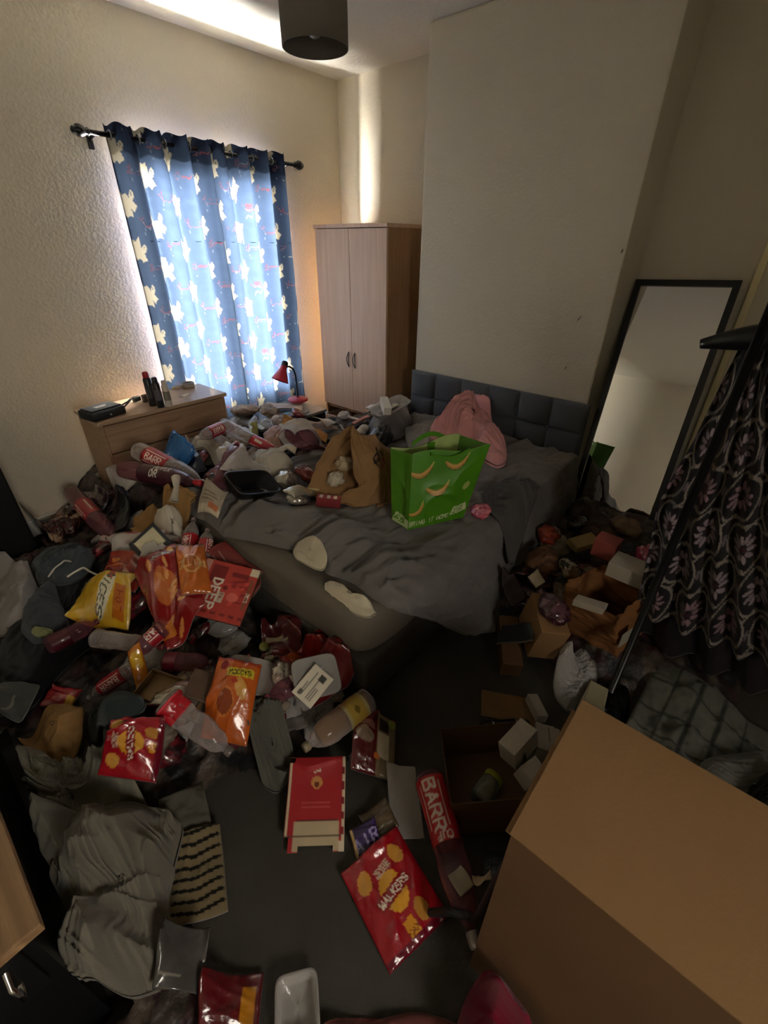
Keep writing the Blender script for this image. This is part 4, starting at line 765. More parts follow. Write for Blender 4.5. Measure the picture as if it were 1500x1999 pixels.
v, f = tube([(.96, 3.0, .806), (1.0, 3.03, .808), (1.05, 3.05, .83), (1.09, 3.07, .85), (1.06, 3.1, .82), (1.0, 3.09, .806), (.98, 3.06, .806)], .005, 8); p = np.array([.96, 3.0, .8]); solid('cable', (v - p, f), m_blackm, 'short black cable looping from the zip case to the cans', 'cable', loc=tuple(p), smooth=True)
# ---------------- on and before the side table ----------------
lp = on(583, 793, .5); lp[2] = .5; rd = mat('lamp_red', c('b02038'), .35); 
clamp_ = lambda v: v + lp
card((520, 800), (592, 800), .12, pt_plain('b8a08c', .2, 3, '8a5a50'), 'creased brown paper packet under the red desk lamp', .012, 'paper_packet', 'packet', bend=.02)
lp[2] = hraw(lp[0] - .0, lp[1]) + .003
lp[2] = max(hraw(lp[0] + dx, lp[1] + dy) for dx in (-.06, 0, .06) for dy in (-.06, 0, .06)) + .002
LS = 1.3
b, bf = lathe([(.066, 0), (.068, .006), (.06, .014), (.02, .022), (.008, .024)], 36); arm = [(.0, 0, .02), (.0, 0, .12), (-.002, 0, .17), (-.015, 0, .205), (-.045, 0, .225), (-.075, 0, .228)]
hd, hf = lathe([(.016, .05), (.02, .03), (.022, .012), (.028, .0), (.052, -.055), (.054, -.062), (.050, -.060), (.026, -.002)], 32, False); rx = math.radians(28)
hd = np.stack([hd[:, 0] * math.cos(rx) + hd[:, 2] * math.sin(rx) - .098, hd[:, 1], -hd[:, 0] * math.sin(rx) + hd[:, 2] * math.cos(rx) + .205], -1)
cpv, cpf = lathe([(.0, .066), (.017, .062), (.021, .05), (.019, .03)], 24, False); cpv = np.stack([cpv[:, 0] * math.cos(rx) + cpv[:, 2] * math.sin(rx) - .098, cpv[:, 1], -cpv[:, 0] * math.sin(rx) + cpv[:, 2] * math.cos(rx) + .205], -1)
av, af = tube(arm, .006, 10); b = b * LS; av = av * LS; hd = hd * LS; cpv = cpv * LS
item('desk_lamp', 'small red gooseneck desk lamp in front of the curtain', 'lamp', [('base', b + lp, bf, rd, None, True), ('gooseneck', av + lp, af, m_blackm, None, True), ('lamp_shade', hd + lp, hf, rd, None, True), ('cap', cpv + lp, cpf, m_blackm, None, True, 'dark shade cap')], dosplat=False)
solid('lighter', (rz(boxv(-.03, .03, -.009, .009, 0, .012, .004)[0], .5, [0, 0, 0]), boxv(-.03, .03, -.009, .009, 0, .012, .004)[1]), mat('grey_plastic', c('77766f'), .4), 'small grey lighter on the side table near its front edge', 'lighter', loc=tuple(on(600, 806, .5) + [0, 0, .001]))
solid('sticky_note', (rz(boxv(-.035, .035, -.02, .02, 0, .002)[0], .3, [0, 0, 0]), boxv(-.035, .035, -.02, .02, 0, .002)[1]), mat('pale_blue_paper', c('7fb0c8'), .7), 'pale blue paper slip on the side table', 'paper', loc=tuple(on(561, 807, .5) + [0, 0, .001]))
# ---------------- rubbish between bed, dresser and side table ----------------
card(tuple(atz(405, 862, .47)), tuple(atz(462, 838, .47)), .15, pt_plain('7c2030', .25, 4, 'b8a08c', lambda P: (P.rect(0, 0, 9, .22, c('a8988a')), P.ell(P.L * .5, .6, .08, .08, c('b08890')))), 'maroon food box with pale edge leaning by the dresser end', .02, 'food_box', 'box', stiff=.8)
clump((480, 812), .2, 'crumpled brown paper bag on the side table edge', m_paper, ['8f7a68', '7a6658', 'a08c78'], .45)
clump((525, 812), .17, 'crumpled tan paper in front of the desk lamp', m_paper, ['9c8a76', '85705e'], .45)
clump((445, 838), .17, 'crumpled pinkish paper below the maroon food box', m_paper, ['b3a090', '9c8878', '8a6a60'], .5)
card(tuple(atz(385, 878, .46)), tuple(atz(430, 862, .46)), .08, pt_plain('56605a', .2), 'dull green card by the dresser front', .006, stiff=.7)
clump((470, 855), .18, 'crumpled see-through pinkish packet behind the bottles', m_film, None, .5)
clump((540, 850), .2, 'pale pink bunched carrier bag behind the tied white bag', mat('pink_film', c('b89484'), .35, trans=.2, bump=.002, bscale=60), None, .6)
packet((498, 868), (497, 833), .05, pt_plain('a39a3a', .3), 'small yellow and green sweet wrapper near the side table', .02, .4, 'sweet_wrapper', 'wrapper')
for k, (a, b, w, col, lab) in enumerate([((565, 868), (650, 850), .2, 'b9b8b4', 'white paperwork sheet lowest in the stack near the side table'), ((575, 862), (655, 842), .17, '9fb0bd', 'pale blue plastic folder on the paperwork stack'), ((558, 850), (600, 838), .12, 'c3c0ba', 'white crinkled leaflet at the left of the blue folder'), ((605, 845), (650, 835), .12, 'c2a898', 'pinkish envelope at the back of the paperwork stack'), ((560, 878), (640, 868), .05, 'c08a50', 'orange card strip in front of the paperwork stack'), ((625, 838), (665, 832), .1, 'd8cfc0', 'white card at the right of the paperwork stack')]):
    card(a, b, w, pt_plain(col, .12, 5 if k < 4 else 0, '7a8088'), lab, .004, 'paper_sheet' if k != 1 else 'folder', 'paper' if k != 1 else 'folder', bend=.02, stiff=.55, m=m_paper)
clump((650, 812), .12, 'bunched blue plastic bag beside the side table', m_bluefilm, None, .7, 'plastic_bag', 'bag')
clump((672, 818), .1, 'crinkled clear packet between side table and wardrobe', m_film, None, .6)
for (a, b, w, col, lab, cat) in [((680, 822), (715, 828), .03, 'd6d2c6', 'white plastic coat hanger piece in front of the wardrobe', 'hanger'), ((690, 835), (720, 822), .03, 'c98a80', 'pink plastic strap in front of the wardrobe', 'strap'), ((720, 822), (770, 845), .05, 'd5d0c4', 'long white box lid on the open wardrobe drawer', 'lid')]:
    card(a, b, w, pt_plain(col, .1), lab, .012, cat if cat != 'hanger' else 'hanger', cat, stiff=.9)
clump((712, 850), .1, 'crumpled white tissue behind the paper bag', m_paper, ['cfc6ba', 'bfae9f'], .6, 'tissue', 'tissue')
clump((745, 865), .16, 'black plastic bag between paper bag and pillow', m_blackfilm, None, .5, 'plastic_bag', 'bag')
tray((728, 850), (790, 826), .12, .03, 'clear plastic food container upside down on the grey pillow', m_film, 'food_container', 'container')
obox((748, 812), (756, 822), .05, .05, 'small white box at the foot of the wardrobe door', m=m_white, name='small_box')
polar([(372, 905), (372, 880), (395, 865), (435, 868), (452, 888), (445, 908), (410, 915)], .09, 'carrier_bag', 'crumpled white carrier bag behind the red labelled bottles', 'bag', m_carrier, None, folds=(.03, .09), edge=.4)
packet((330, 885), (385, 908), .1, pt_plain('1d2a44', .3, 3, 'b5713a'), 'dark blue and orange crisp packet behind the blue bag', .03)
packet((288, 912), (318, 892), .10, pt_plain('a89c8c', .2, 2, '6e6258'), 'clear crinkled packet against the dresser front', .03, m=m_film)
bottle((452, 868), (398, 928), 'red labelled drinks bottle with pale cap pointing at the bed foot', .075, ('b01e2a', 'BARR'), (.25, .65), capc='c9b8b0', roll=40)
bottle((440, 872), (560, 893), 'clear bottle with red label running under the white tied bag', .085, ('a81a26', 'BARR'), (.5, .82), roll=60, capc='c9b8b0', crush=.15)
polar([(484, 925), (490, 900), (520, 882), (555, 888), (575, 915), (560, 932), (520, 940)], .12, 'tied_bag', 'plump tied white carrier bag beside the paper bag', 'bag', m_carrier, None, folds=(.02, .1), edge=.5, ext=lambda C0, h: [('knot', *(lambda v, f: (v, f))(*tube([(C0[0] + .05, C0[1] + -.02, h - .06), (C0[0] + .09, C0[1] - .05, h - .03), (C0[0] + .13, C0[1] - .09, h - .05)], [.02, .014, .03], 10)), m_carrier, None, True)])
polar([(305, 925), (312, 903), (345, 893), (375, 905), (400, 930), (365, 938), (325, 936)], .13, 'tied_bag', 'shiny blue plastic bag on the heap in front of the dresser', 'bag', m_bluefilm, None, folds=(.022, .07), edge=.45)
clump((585, 905), .17, 'large clear domed bottle end beside the paper bag mouth', m_pink, None, .7, 'plastic_bottle', 'bottle', sharp=.15)
packet((565, 880), (625, 885), .12, pt_plain('8f806c', .2), 'beige crumpled packet behind the tied white bag', .04, m=m_film)
clump((455, 912), .16, 'crumpled dark film wrapper between bottles', m_film, ['3a3434'], .5)
packet((236, 978), (300, 915), .17, pt_plain('b5a89a', .2, 3, '8a4038'), 'large empty clear crisp bag with silver edges left of the red bottle', .05, m=m_film)
packet((280, 930), (330, 912), .1, pt_plain('a08a78', .2), 'pale film packet behind the red labelled bottle', .03, m=m_film)
bottle((282, 925), (406, 952), 'large bottle with red label lying on the heap, next to the blue bag', .105, ('a01a24', 'BARR'), (.18, .52), roll=-20, capc='c9a898')
bottle((262, 985), (400, 968), 'bottle with dark plum label and slanted white lettering', .10, ('3c1020', None), (.3, .85), paintf=pt_drp, roll=-5, clear='pink')
bottle((438, 965), (470, 905), 'empty bottle seen from its round base end, beside the black tray', .1, None, clear='pink', capc='8a3038')
packet((455, 925), (510, 918), .13, pt_plain('5a3a3c', .3, 2, '8f7a6a'), 'crumpled clear and brown packet above the black tray', .04, m=m_film)
card((398, 985), (440, 1006), .09, pt_plain('a09484', .2, 4, '6b5648', lambda P: (P.rect(0, 0, 9, .2, c('c9bfa8')), P.rect(P.L * .5, .1, P.L * .9, .3, c('b56a40')))), 'torn food sleeve hanging over the bed edge', .003, 'food_sleeve', 'packaging', stiff=.5, bend=.02)
tray((447, 990), (535, 968), .17, .05, 'black plastic ready meal tray on the foot of the bed', m_tray)
clump((555, 950), .13, 'crumpled silver foil wrapper right of the black tray', m_silver, None, .7)
clump((575, 985), .09, 'small silver foil ball on the duvet edge', m_silver, None, .7)
packet((565, 978), (620, 962), .08, pt_plain('a8a090', .2, 3, '6a3a34'), 'silver lined crisp packet by the striped red box', .025, m=m_silver)
clump((600, 945), .14, 'glossy red brown film packet at the mouth of the paper bag', mat('redbrown_film', c('6a2a22'), .2, coat=.4, bump=.003, bscale=40), None, .6)
obox((618, 985), (665, 992), .06, .045, 'red and white striped carton under the paper bag', paint=pt_plain('8c1f24', .1, 0, '000000', lambda P: [P.rect(P.L * (.1 + .3 * k), .1, P.L * (.25 + .3 * k), .9, c('cfc4b4')) for k in range(3)]), m=mat('dark_red_card', c('7c1c20'), .6), name='carton')
# ---------------- brown paper carrier bag lying on the bed ----------------
def loft(rings, n=24, m_=18, cr=.012, seed=5, closed_end=True):
    R_ = []
    for r in rings:
        r = np.array(r, float); q = np.concatenate([r, r[:1]]); d = np.r_[0, np.cumsum(np.linalg.norm(np.diff(q, axis=0), axis=1))]; t = np.linspace(0, d[-1], n, endpoint=False); R_.append(np.stack([np.interp(t, d, q[:, i]) for i in range(3)], -1))
    R_ = np.array(R_); k = np.linspace(0, len(R_) - 1, m_); i = np.minimum(k.astype(int), len(R_) - 2); a = (k - i)[:, None, None]; G = R_[i] * (1 - a) + R_[i + 1] * a
    C_ = G.mean(1, keepdims=True); D = G - C_; D /= np.linalg.norm(D, axis=2, keepdims=True) + 1e-9; tt = np.arange(n)[None] / n * 9; kk = np.arange(m_)[:, None] / m_ * 5
    G = G + D * (ridge(tt + kk * .7, kk + 0 * tt, seed, 3) - .5)[..., None] * cr
    F = gridf(m_, n, True).tolist()
    if closed_end: F.append(list(range((m_ - 1) * n, m_ * n)))
    return G, F
S_ = lambda px, py, z: atz(px, py, z)
mouth = [S_(596, 960, .60), S_(650, 985, .575), S_(700, 948, .66), S_(688, 905, .78), S_(683, 868, .86), S_(690, 822, .94), S_(655, 848, .86), S_(632, 880, .78)]
mid = [S_(660, 985, .57), S_(715, 992, .57), S_(735, 945, .68), S_(742, 905, .78), S_(742, 880, .84), S_(730, 850, .88), S_(690, 870, .80), S_(660, 920, .68)]
end = [S_(735, 992, .57), S_(775, 978, .57), S_(790, 930, .68), S_(785, 900, .76), S_(765, 880, .80), S_(745, 870, .80), S_(730, 890, .72), S_(725, 930, .62)]
G, F = loft([mouth, mid, end], 96, 60, .035, 8); V = G.reshape(-1, 3); V[:, 2] = np.maximum(V[:, 2], .57)
m_bag = mat('kraft_bag', c('937047'), .75, var=.3, vscale=6, mixcol=c('7c5230'), bump=.002, bscale=25)
lt = []
for k, (t, n_) in enumerate([('A', 3), ('G', 2)]): pass
dv = V[60 * 96 // 2]
item('paper_bag', 'large brown paper carrier bag lying open on the bed beside the green bag', 'bag', [('body', V, F, m_bag, None, True)])
bagn = bpy.data.objects['paper_bag']
# printed block on its near face: short dark strokes
iz = [(i, j) for i in range(38, 52) for j in range(0, 96) ]
def onface(px, py):   # nearest bag vertex to the camera ray
    d = ray(px, py); d /= np.linalg.norm(d); w_ = V - np.array([0, 0, CAMH]); t = w_ @ d; dist = np.linalg.norm(w_ - t[:, None] * d, axis=1); t2 = np.where(dist < .022, t, 99); return np.array([0, 0, CAMH]) + d * (t2.min() - .004)
for col, segs in (('2a1c14', [((734, 873), (742, 900)), ((729, 893), (738, 910)), ((736, 885), (731, 892)), ((742, 880), (748, 890)), ((730, 898), (733, 906)), ((740, 893), (737, 903))]), ('8c2c1c', [((747, 893), (752, 904)), ((748, 905), (746, 915))])):
    for a, b in segs: v, f = tube([onface(*a), (onface(*a) + onface(*b)) / 2, onface(*b)], .0035, 6); o = solid('lettering', (v - np.array(bagn.location), f), mat('ink_' + col, c(col), .8), parent=bagn)
for (px, py, z), sz, col, lab, nm in (((655, 935, .66), .10, 'c9bfa8', 'crumpled white napkin inside the open paper bag', 'napkin'), ((672, 905, .72), .10, 'bfae90', 'beige napkin at the top of the paper bag mouth', 'napkin')):
    h = S_(px, py, z); s0 = ns(); nu_, nv_ = 30, 18; a = np.linspace(0, 2 * np.pi, nu_, endpoint=False); b = np.linspace(.05, np.pi - .05, nv_); B_, A_ = np.meshgrid(b, a, indexing='ij'); x = np.sin(B_) * np.cos(A_); y = np.sin(B_) * np.sin(A_); z_ = np.cos(B_); r = .6 + .6 * ridge(x * 2 + s0, y * 2 + z_, s0)
    solid(nm, (np.stack([x * r, y * r, z_ * r * .8], -1).reshape(-1, 3) * sz / 2, gridf(nv_, nu_, True).tolist()), mat('napkin_' + col, c(col), .85), lab, 'napkin', loc=tuple(h), smooth=True)
v, f = boxv(-.05, .05, -.035, .035, 0, .004, .001); solid('cheese_box_flap', (rz(v, .4, [0, 0, 0]), f), mat('pale_yellow_card', c('c2b87a'), .7), 'pale yellow card flap sticking out of the paper bag mouth', 'card', loc=tuple(S_(618, 948, .615)))
v, f = boxv(-.045, .045, -.007, .007, 0, .006, .002); solid('straw_wrapper', (rz(v, -.9, [0, 0, 0]), f), mat('yellow_card', c('c9962a'), .6), 'narrow yellow strip of card inside the paper bag', 'card', loc=tuple(S_(634, 926, .655)))
clump(tuple(atz(940, 1006, .55)), .1, 'bright pink wrapper beside the green shopping bag', m_foil, ['c4566a', 'd87a86', 'b0405a'], .35, 'sweet_wrapper', 'wrapper')
# ---------------- green shopping bag ----------------
zb, ztp = .575, .93
cb = [S_(797, 1035, zb), S_(905, 1010, zb), None, S_(765, 1015, zb)]; cb[2] = cb[3] + (cb[1] - cb[0]) * .98
ct = [S_(806, 888, ztp), S_(958, 868, ztp + .01), None, S_(763, 876, ztp - .005)]; ct[2] = ct[3] + (ct[1] - ct[0]) * .97 + np.array([0.01, .03, .01])
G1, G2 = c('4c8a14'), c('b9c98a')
def facegrid(A, B, C_, D_, nx, ny, bulge, s, topw=0):   # A->B bottom, D->C top
    u, v = np.meshgrid(np.linspace(0, 1, nx), np.linspace(0, 1, ny), indexing='ij'); u = u.ravel()[:, None]; v = v.ravel()[:, None]
    P = (A * (1 - u) + B * u) * (1 - v) + (D_ * (1 - u) + C_ * u) * v; n_ = np.cross(B - A, D_ - A); n_ /= np.linalg.norm(n_); uu, vv = u[:, 0], v[:, 0]
    e = np.sin(uu * np.pi) * np.sin(np.clip(vv, 0, 1) * np.pi * .9 + .1)
    dsp = bulge * np.sin(uu * np.pi) * np.sin(vv * np.pi) + .03 * (ridge(uu * 1.7 + vv * .9, vv * 1.6 - uu * .5, s, 2) - .5) * e
    P = P + n_ * dsp[:, None]; P[:, 2] += topw * np.sin(uu * np.pi * 2 + .5) * vv; return P, uu, vv
W_ = np.linalg.norm(cb[1] - cb[0]); nx, ny = 110, 110
FV, uu, vv = facegrid(cb[0], cb[1], ct[1], ct[0], nx, ny, .02, 21, .012)
P = Pt(uu, vv, G1)
def banana(cx, cy, s, rot, flip=1):
    a = math.radians(rot); pts = []; 
    for t in np.linspace(-1, 1, 15): pts.append((t * .5, .30 * t * t * flip))
    def tr(x, y): return (cx + s * (x * math.cos(a) - y * math.sin(a)), cy + s * (x * math.sin(a) + y * math.cos(a)))
    for off, col in ((-.05, c('2f5a10')), (0, c('b98a3c')), (.035, c('d2a860'))):
        for i in range(14):
            w = s * (.125 if off <= 0 else .05) * (1 - .55 * abs((i - 6.5) / 7) ** 2.2); q0 = tr(pts[i][0], pts[i][1] + off); q1 = tr(pts[i + 1][0], pts[i + 1][1] + off); P.seg(q0, q1, w, col)
    P.seg(tr(.5, .3), tr(.62, .46), s * .03, c('c9c06a'))
banana(.14, .70, .27, 10); banana(.60, .80, .27, 12); banana(.38, .47, .28, 12); banana(.13, .22, .21, 35); P.ell(.83, .5, .06, .05, c('a8b860'), 20)
P.text('BRING IT HOME', .345, .085, .058, c('c6d0a0'), 3, .16, .95); P.poly([(.70, .09), (.98, .13), (.93, .24), (.72, .22)], c('c6d0a0')); P.poly([(.73, .11), (.92, .14), (.89, .22), (.74, .2)], c('5f9a2a')); P.text('ASDA', .815, .165, .06, c('d3dab0'), 5, .18)
P.C *= (.9 + .2 * fbm(uu * 5, vv * 5, 3))[:, None]
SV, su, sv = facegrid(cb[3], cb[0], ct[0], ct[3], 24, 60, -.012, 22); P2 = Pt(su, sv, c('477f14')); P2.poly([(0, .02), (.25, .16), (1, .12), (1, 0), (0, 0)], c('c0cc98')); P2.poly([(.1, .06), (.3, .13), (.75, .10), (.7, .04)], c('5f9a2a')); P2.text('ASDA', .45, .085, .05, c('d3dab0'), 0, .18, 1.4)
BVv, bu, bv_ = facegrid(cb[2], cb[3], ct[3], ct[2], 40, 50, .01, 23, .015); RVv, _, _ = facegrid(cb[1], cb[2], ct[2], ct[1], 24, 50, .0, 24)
gm = mat('woven_green_bag', attr=True, rough=.42, spec=.5, bump=.0006, bscale=300); inm = mat('bag_lining', c('a9bd72'), .6)
def inner(V, off): C0 = (sum(cb[:4]) / 4 + sum(ct[:4]) / 4) / 2; d = C0 - V; d[:, 2] = 0; d /= np.linalg.norm(d, axis=1)[:, None] + 1e-9; return V + d * off
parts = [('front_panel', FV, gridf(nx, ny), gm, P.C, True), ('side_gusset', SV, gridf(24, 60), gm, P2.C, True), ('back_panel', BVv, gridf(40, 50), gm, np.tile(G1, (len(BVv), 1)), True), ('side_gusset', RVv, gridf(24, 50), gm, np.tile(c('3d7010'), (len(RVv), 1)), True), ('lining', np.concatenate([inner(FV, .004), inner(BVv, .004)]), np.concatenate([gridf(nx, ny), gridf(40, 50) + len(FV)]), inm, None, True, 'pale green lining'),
         ('base', np.array([cb[0], cb[1], cb[2], cb[3]]) + [0, 0, .004], [(0, 1, 2, 3)], gm, np.tile(G1, (4, 1)), False)]
def strap(A, B, up, wd):
    t = np.linspace(0, 1, 22); P_ = A[None] * (1 - t)[:, None] + B[None] * t[:, None]; P_[:, 2] += up * np.sin(t * np.pi); side = np.array([wd[0], wd[1], wd[2]]); V_ = np.stack([P_ - side, P_ + side], 1).reshape(-1, 3); return V_, gridf(22, 2)
bd = ct[2] - ct[3]; fd = ct[1] - ct[0]
v, f = strap(ct[3] + bd * .30, ct[3] + bd * .78, .035, np.array([0, 0, .012])); parts.append(('handle', v, f, gm, np.tile(G1, (len(v), 1)), True))
v, f = strap(ct[0] + fd * .22, ct[0] + fd * .72, -.03, np.array([0, 0, .008])); v -= np.array([.012, .012, 0]); parts.append(('handle', v, f, gm, np.tile(G1, (len(v), 1)), True))
q = ct[3] + bd * .52; parts.append(('webbing', np.array([q + [-.012, -.012, .0], q + bd / np.linalg.norm(bd) * .035 + [-.012, -.012, 0], q + bd / np.linalg.norm(bd) * .035 + [-.012, -.012, -.2], q + [-.012, -.012, -.2]]), [(0, 1, 2, 3)], gm, np.tile(G1, (4, 1)), False))
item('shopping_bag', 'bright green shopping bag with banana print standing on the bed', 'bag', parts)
# ---------------- slope of rubbish at the foot of the bed ----------------
blk = lambda x, y, T, s: np.tile(np.array(c('101013')), (len(x), 1)) * (.7 + .6 * fbm(x * 14, y * 14, s, 3))[:, None]
polar([(0, 1260), (40, 1200), (120, 1130), (200, 1110), (285, 1130), (300, 1175), (240, 1200), (190, 1260), (120, 1320), (60, 1400), (0, 1450)], .12, 'trousers', 'black trousers heaped on the left below the grey hoodie', 'clothes', m_cloth, blk, folds=(.035, .13), edge=.45)
polar([(60, 1110), (90, 1080), (150, 1068), (190, 1085), (185, 1125), (130, 1150), (80, 1150)], .09, 'hoodie', 'dark blue grey hoodie on top of the black clothes by the window wall', 'clothes', m_cloth, rug_noise('3a4248'), folds=(.03, .1), edge=.4)
polar([(55, 1200), (80, 1155), (110, 1150), (125, 1195), (140, 1230), (120, 1265), (70, 1265), (45, 1240)], .07, 'jeans', 'dark grey jeans leg lying under the white shirt', 'clothes', m_cloth, rug_noise('3c4046'), folds=(.02, .1), edge=.4)
polar([(-40, 1100), (20, 1095), (60, 1110), (72, 1150), (50, 1200), (40, 1225), (-30, 1235), (-70, 1180)], .10, 'shirt', 'white and pale grey shirt at the left edge of the picture', 'clothes', m_cloth, rug_noise('8f8a88'), folds=(.03, .09), edge=.4)
polar([(60, 1240), (85, 1228), (118, 1236), (108, 1255), (80, 1258)], .01, 'cloth', 'small pale green cloth below the grey jeans', 'cloth', m_cloth, rug_noise('7c8058'), folds=(.006, .05), nr=14, na=60)
cable([(95, 1128), (108, 1110), (125, 1098), (140, 1100)], .004, 'white drawstring on the dark hoodie, upper left one', mat('white_cord', c('c9c4ba'), .8), 'drawstring', 'drawstring')
cable([(132, 1128), (150, 1118), (165, 1112), (185, 1122), (205, 1130)], .005, 'white drawstring lying over the black trousers', MATS['white_cord'], 'drawstring', 'drawstring')
cable([(165, 1153), (185, 1142), (207, 1130)], .006, 'flat pale ribbon on the black trousers', MATS['white_cord'], 'ribbon', 'ribbon')
cable([(195, 1183), (205, 1172), (222, 1166)], .003, 'thin grey cord above the yellow crisp packet', mat('grey_cord', c('77736c'), .8), 'cord', 'cord')
polar([(245, 1045), (265, 1005), (310, 985), (370, 975), (400, 960), (390, 985), (340, 1005), (310, 1040), (270, 1055)], .05, 'paper_bag', 'flattened brown paper bag under the knotted white bag', 'bag', m_brown, None, folds=(.03, .09), edge=.3)
polar([(65, 1040), (90, 1015), (130, 1005), (165, 1020), (150, 1045), (95, 1055)], .07, 'crisp_packet', 'red and brown crumpled packet by the window wall', 'crisp packet', m_foil, lambda x, y, T, s: np.where((ridge(x * 9, y * 9, s) > .6)[:, None], c('a08a70'), c('4a1c16')), folds=(.03, .07), edge=.4)
packet((150, 990), (215, 1000), .12, pt_plain('3a2a30', .3, 3, '7a3038'), 'dark plum film packet at the wall side of the heap', .03)
polar([(205, 990), (240, 965), (262, 990), (250, 1040), (215, 1050), (195, 1020)], .05, 'bin_liner', 'black film bag sagging at the left side of the heap', 'bag', m_blackfilm, None, folds=(.025, .08))
bottle((150, 985), (250, 1100), 'bottle with red label sliding down the left side of the heap', .10, ('a31a24', 'BARR'), (.28, .56), roll=-60, clear='pink', capc='7c1c24')
polar([(302, 1030), (318, 1018), (355, 1015), (378, 1030), (385, 1060), (365, 1075), (330, 1062)], .09, 'tied_bag', 'knotted cream carrier bag beside the bed corner', 'bag', m_carrier, None, folds=(.02, .09), edge=.5, ext=lambda C0, h: [('knot', *tube([(C0[0] + .03, C0[1] + .02, h - .03), (C0[0] + .07, C0[1] + .05, h + .02), (C0[0] + .10, C0[1] + .10, h + .05)], [.022, .012, .022], 10), m_carrier, None, True)])
bottle((350, 1078), (215, 1092), 'bottle with bright red label lying below the knotted cream bag', .085, ('b01c26', 'BARR'), (.2, .62), roll=-90, capc='9a8a80')
packet((225, 1120), (330, 1112), .13, pt_plain('5a4448', .25), 'empty clear sleeve between the bottles and the red crisp packet', .015, m=m_film)
bottle((372, 1150), (388, 1045), 'left one of two red labelled bottles standing against the bed corner', .075, ('b51c28', 'BARR'), (.2, .6), roll=40, capc='8a7a78')
bottle((410, 1155), (412, 1060), 'right one of two red labelled bottles against the bed corner', .07, ('a81a26', 'BARR'), (.2, .6), roll=-30, capc='8a7a78')
packet((212, 1135), (285, 1145), .13, pt_plain('8a2a1a', .3, 2, 'c47a34', lambda P: (P.ell(P.L * .3, .7, .16, .1, c('c4702c')), P.ell(P.L * .7, .3, .16, .1, c('c4702c')))), 'small glossy red and orange crisp packet below the bottle', .03, .4)
card((305, 1130), (374, 1134), .13, pt_tray_label, 'black ready meal sleeve with two white label panels', .018, 'food_sleeve', 'packaging')
clump((335, 1178), .15, 'crumpled clear and pink meat wrapper', m_film, ['8a6a62'], .45)
packet((300, 1182), (325, 1150), .07, pt_plain('55504c', .2), 'dark clear film strip beside the meat wrapper', .01, m=m_film)
card((428, 1140), (505, 1230), .16, pt_plain('7a2e2a', .2, 3, 'a89080'), 'dull red carton sleeve behind the pizza box', .02, 'food_box', 'box', bend=.02)
card(tuple(atz(408, 1228, .16)), tuple(atz(505, 1240, .16)), .25, pt_deep, 'red pizza box with DEEP PAN lettering leaning on the bed base', .03, 'pizza_box', 'box', stiff=1.0)
packet(tuple(atz(335, 1190, .2)), tuple(atz(385, 1290, .14)), .19, pt_munch, 'glossy dark red snack packet half under the orange one', .03, .5, 'snack_packet', 'packet')
packet(tuple(atz(393, 1145, .3)), tuple(atz(402, 1224, .27)), .115, pt_ritz, 'orange cracker packet with an oval emblem resting on the pizza box', .03, .6, 'cracker_packet', 'packet')
packet(tuple(atz(172, 1222, .17)), tuple(atz(281, 1232, .17)), .16, pt_nices, 'shiny yellow crisp packet with dark lettering on the black clothes', .045, .5)
bottle((112, 1300), (215, 1262), 'dark plum bottle lying under the yellow crisp packet', .075, ('4a1420', None), (.1, .45), clear='pink', capc='5a1a24')
bottle((200, 1282), (320, 1262), 'clear bottle just below the yellow crisp packet', .08, None, clear='clear', capc='6a2a30', crush=.2)
bottle((330, 1240), (262, 1312), 'bottle with small crimson label left of the snack packet', .07, ('a01c28', 'BARR'), (.15, .45), clear='pink', capc='9c9088')
bottle((268, 1290), (172, 1378), 'red bottle with white block lettering pointing at the tan cloth', .062, ('a81826', 'BARR'), (.22, .72), roll=40, clear='clear', capc='a09890')
bottle((330, 1318), (420, 1305), 'dark bottle under the point of the snack packet', .075, ('5c1420', None), (.05, .3), clear='pink', capc='4a3a38')
packet((95, 1362), (152, 1370), .08, pt_plain('8a1820', .25, 0, '000000', lambda P: P.rect(P.L * .8, 0, 9, .5, c('c99a2a'))), 'small red packet with yellow corner behind the tan cloth', .02)
packet((272, 1345), (300, 1335), .11, pt_plain('c77a1e', .2, 0, '000000', lambda P: P.ell(P.L * .5, .6, .2, .2, c('d9a92a'))), 'orange and yellow wrapper beside the folded card tray', .02, name='wrapper', cat='wrapper')
packet((300, 1385), (430, 1398), .16, pt_plain('8a8578', .3, 3, '4a463e'), 'large silver lined packet under the folded card tray', .045, .4, m=m_silver, name='foil_packet')
obox((292, 1352), (402, 1385), .11, .035, 'shallow brown card tray on top of the silver packet', openk='top', m=mat('tan_card', c('8a6f4a'), .8), name='card_tray', cat='tray')
card((375, 1345), (440, 1370), .12, pt_plain('5c4636', .3), 'dark brown card beside the card tray', .01)
tray((438, 1330), (535, 1345), .17, .035, 'clear pale meat tray with a white price label', mat('pale_tray', c('8a7d74'), .4), film=m_film)
card((458, 1325), (504, 1334), .085, pt_label, 'white printed price label on the pale meat tray', .001, 'price_label', 'label', stiff=1.0)
packet((515, 1275), (590, 1240), .17, pt_plain('5a2424', .25, 2, 'b0a080', lambda P: (P.rect(P.L * .1, .5, P.L * .5, .65, c('b5a584')), P.ell(P.L * .2, .3, .1, .1, c('a8a090')), P.rect(P.L * .25, .05, P.L * .8, .4, c('6a1c20')))), 'maroon meat pack against the side of the bed base', .03)
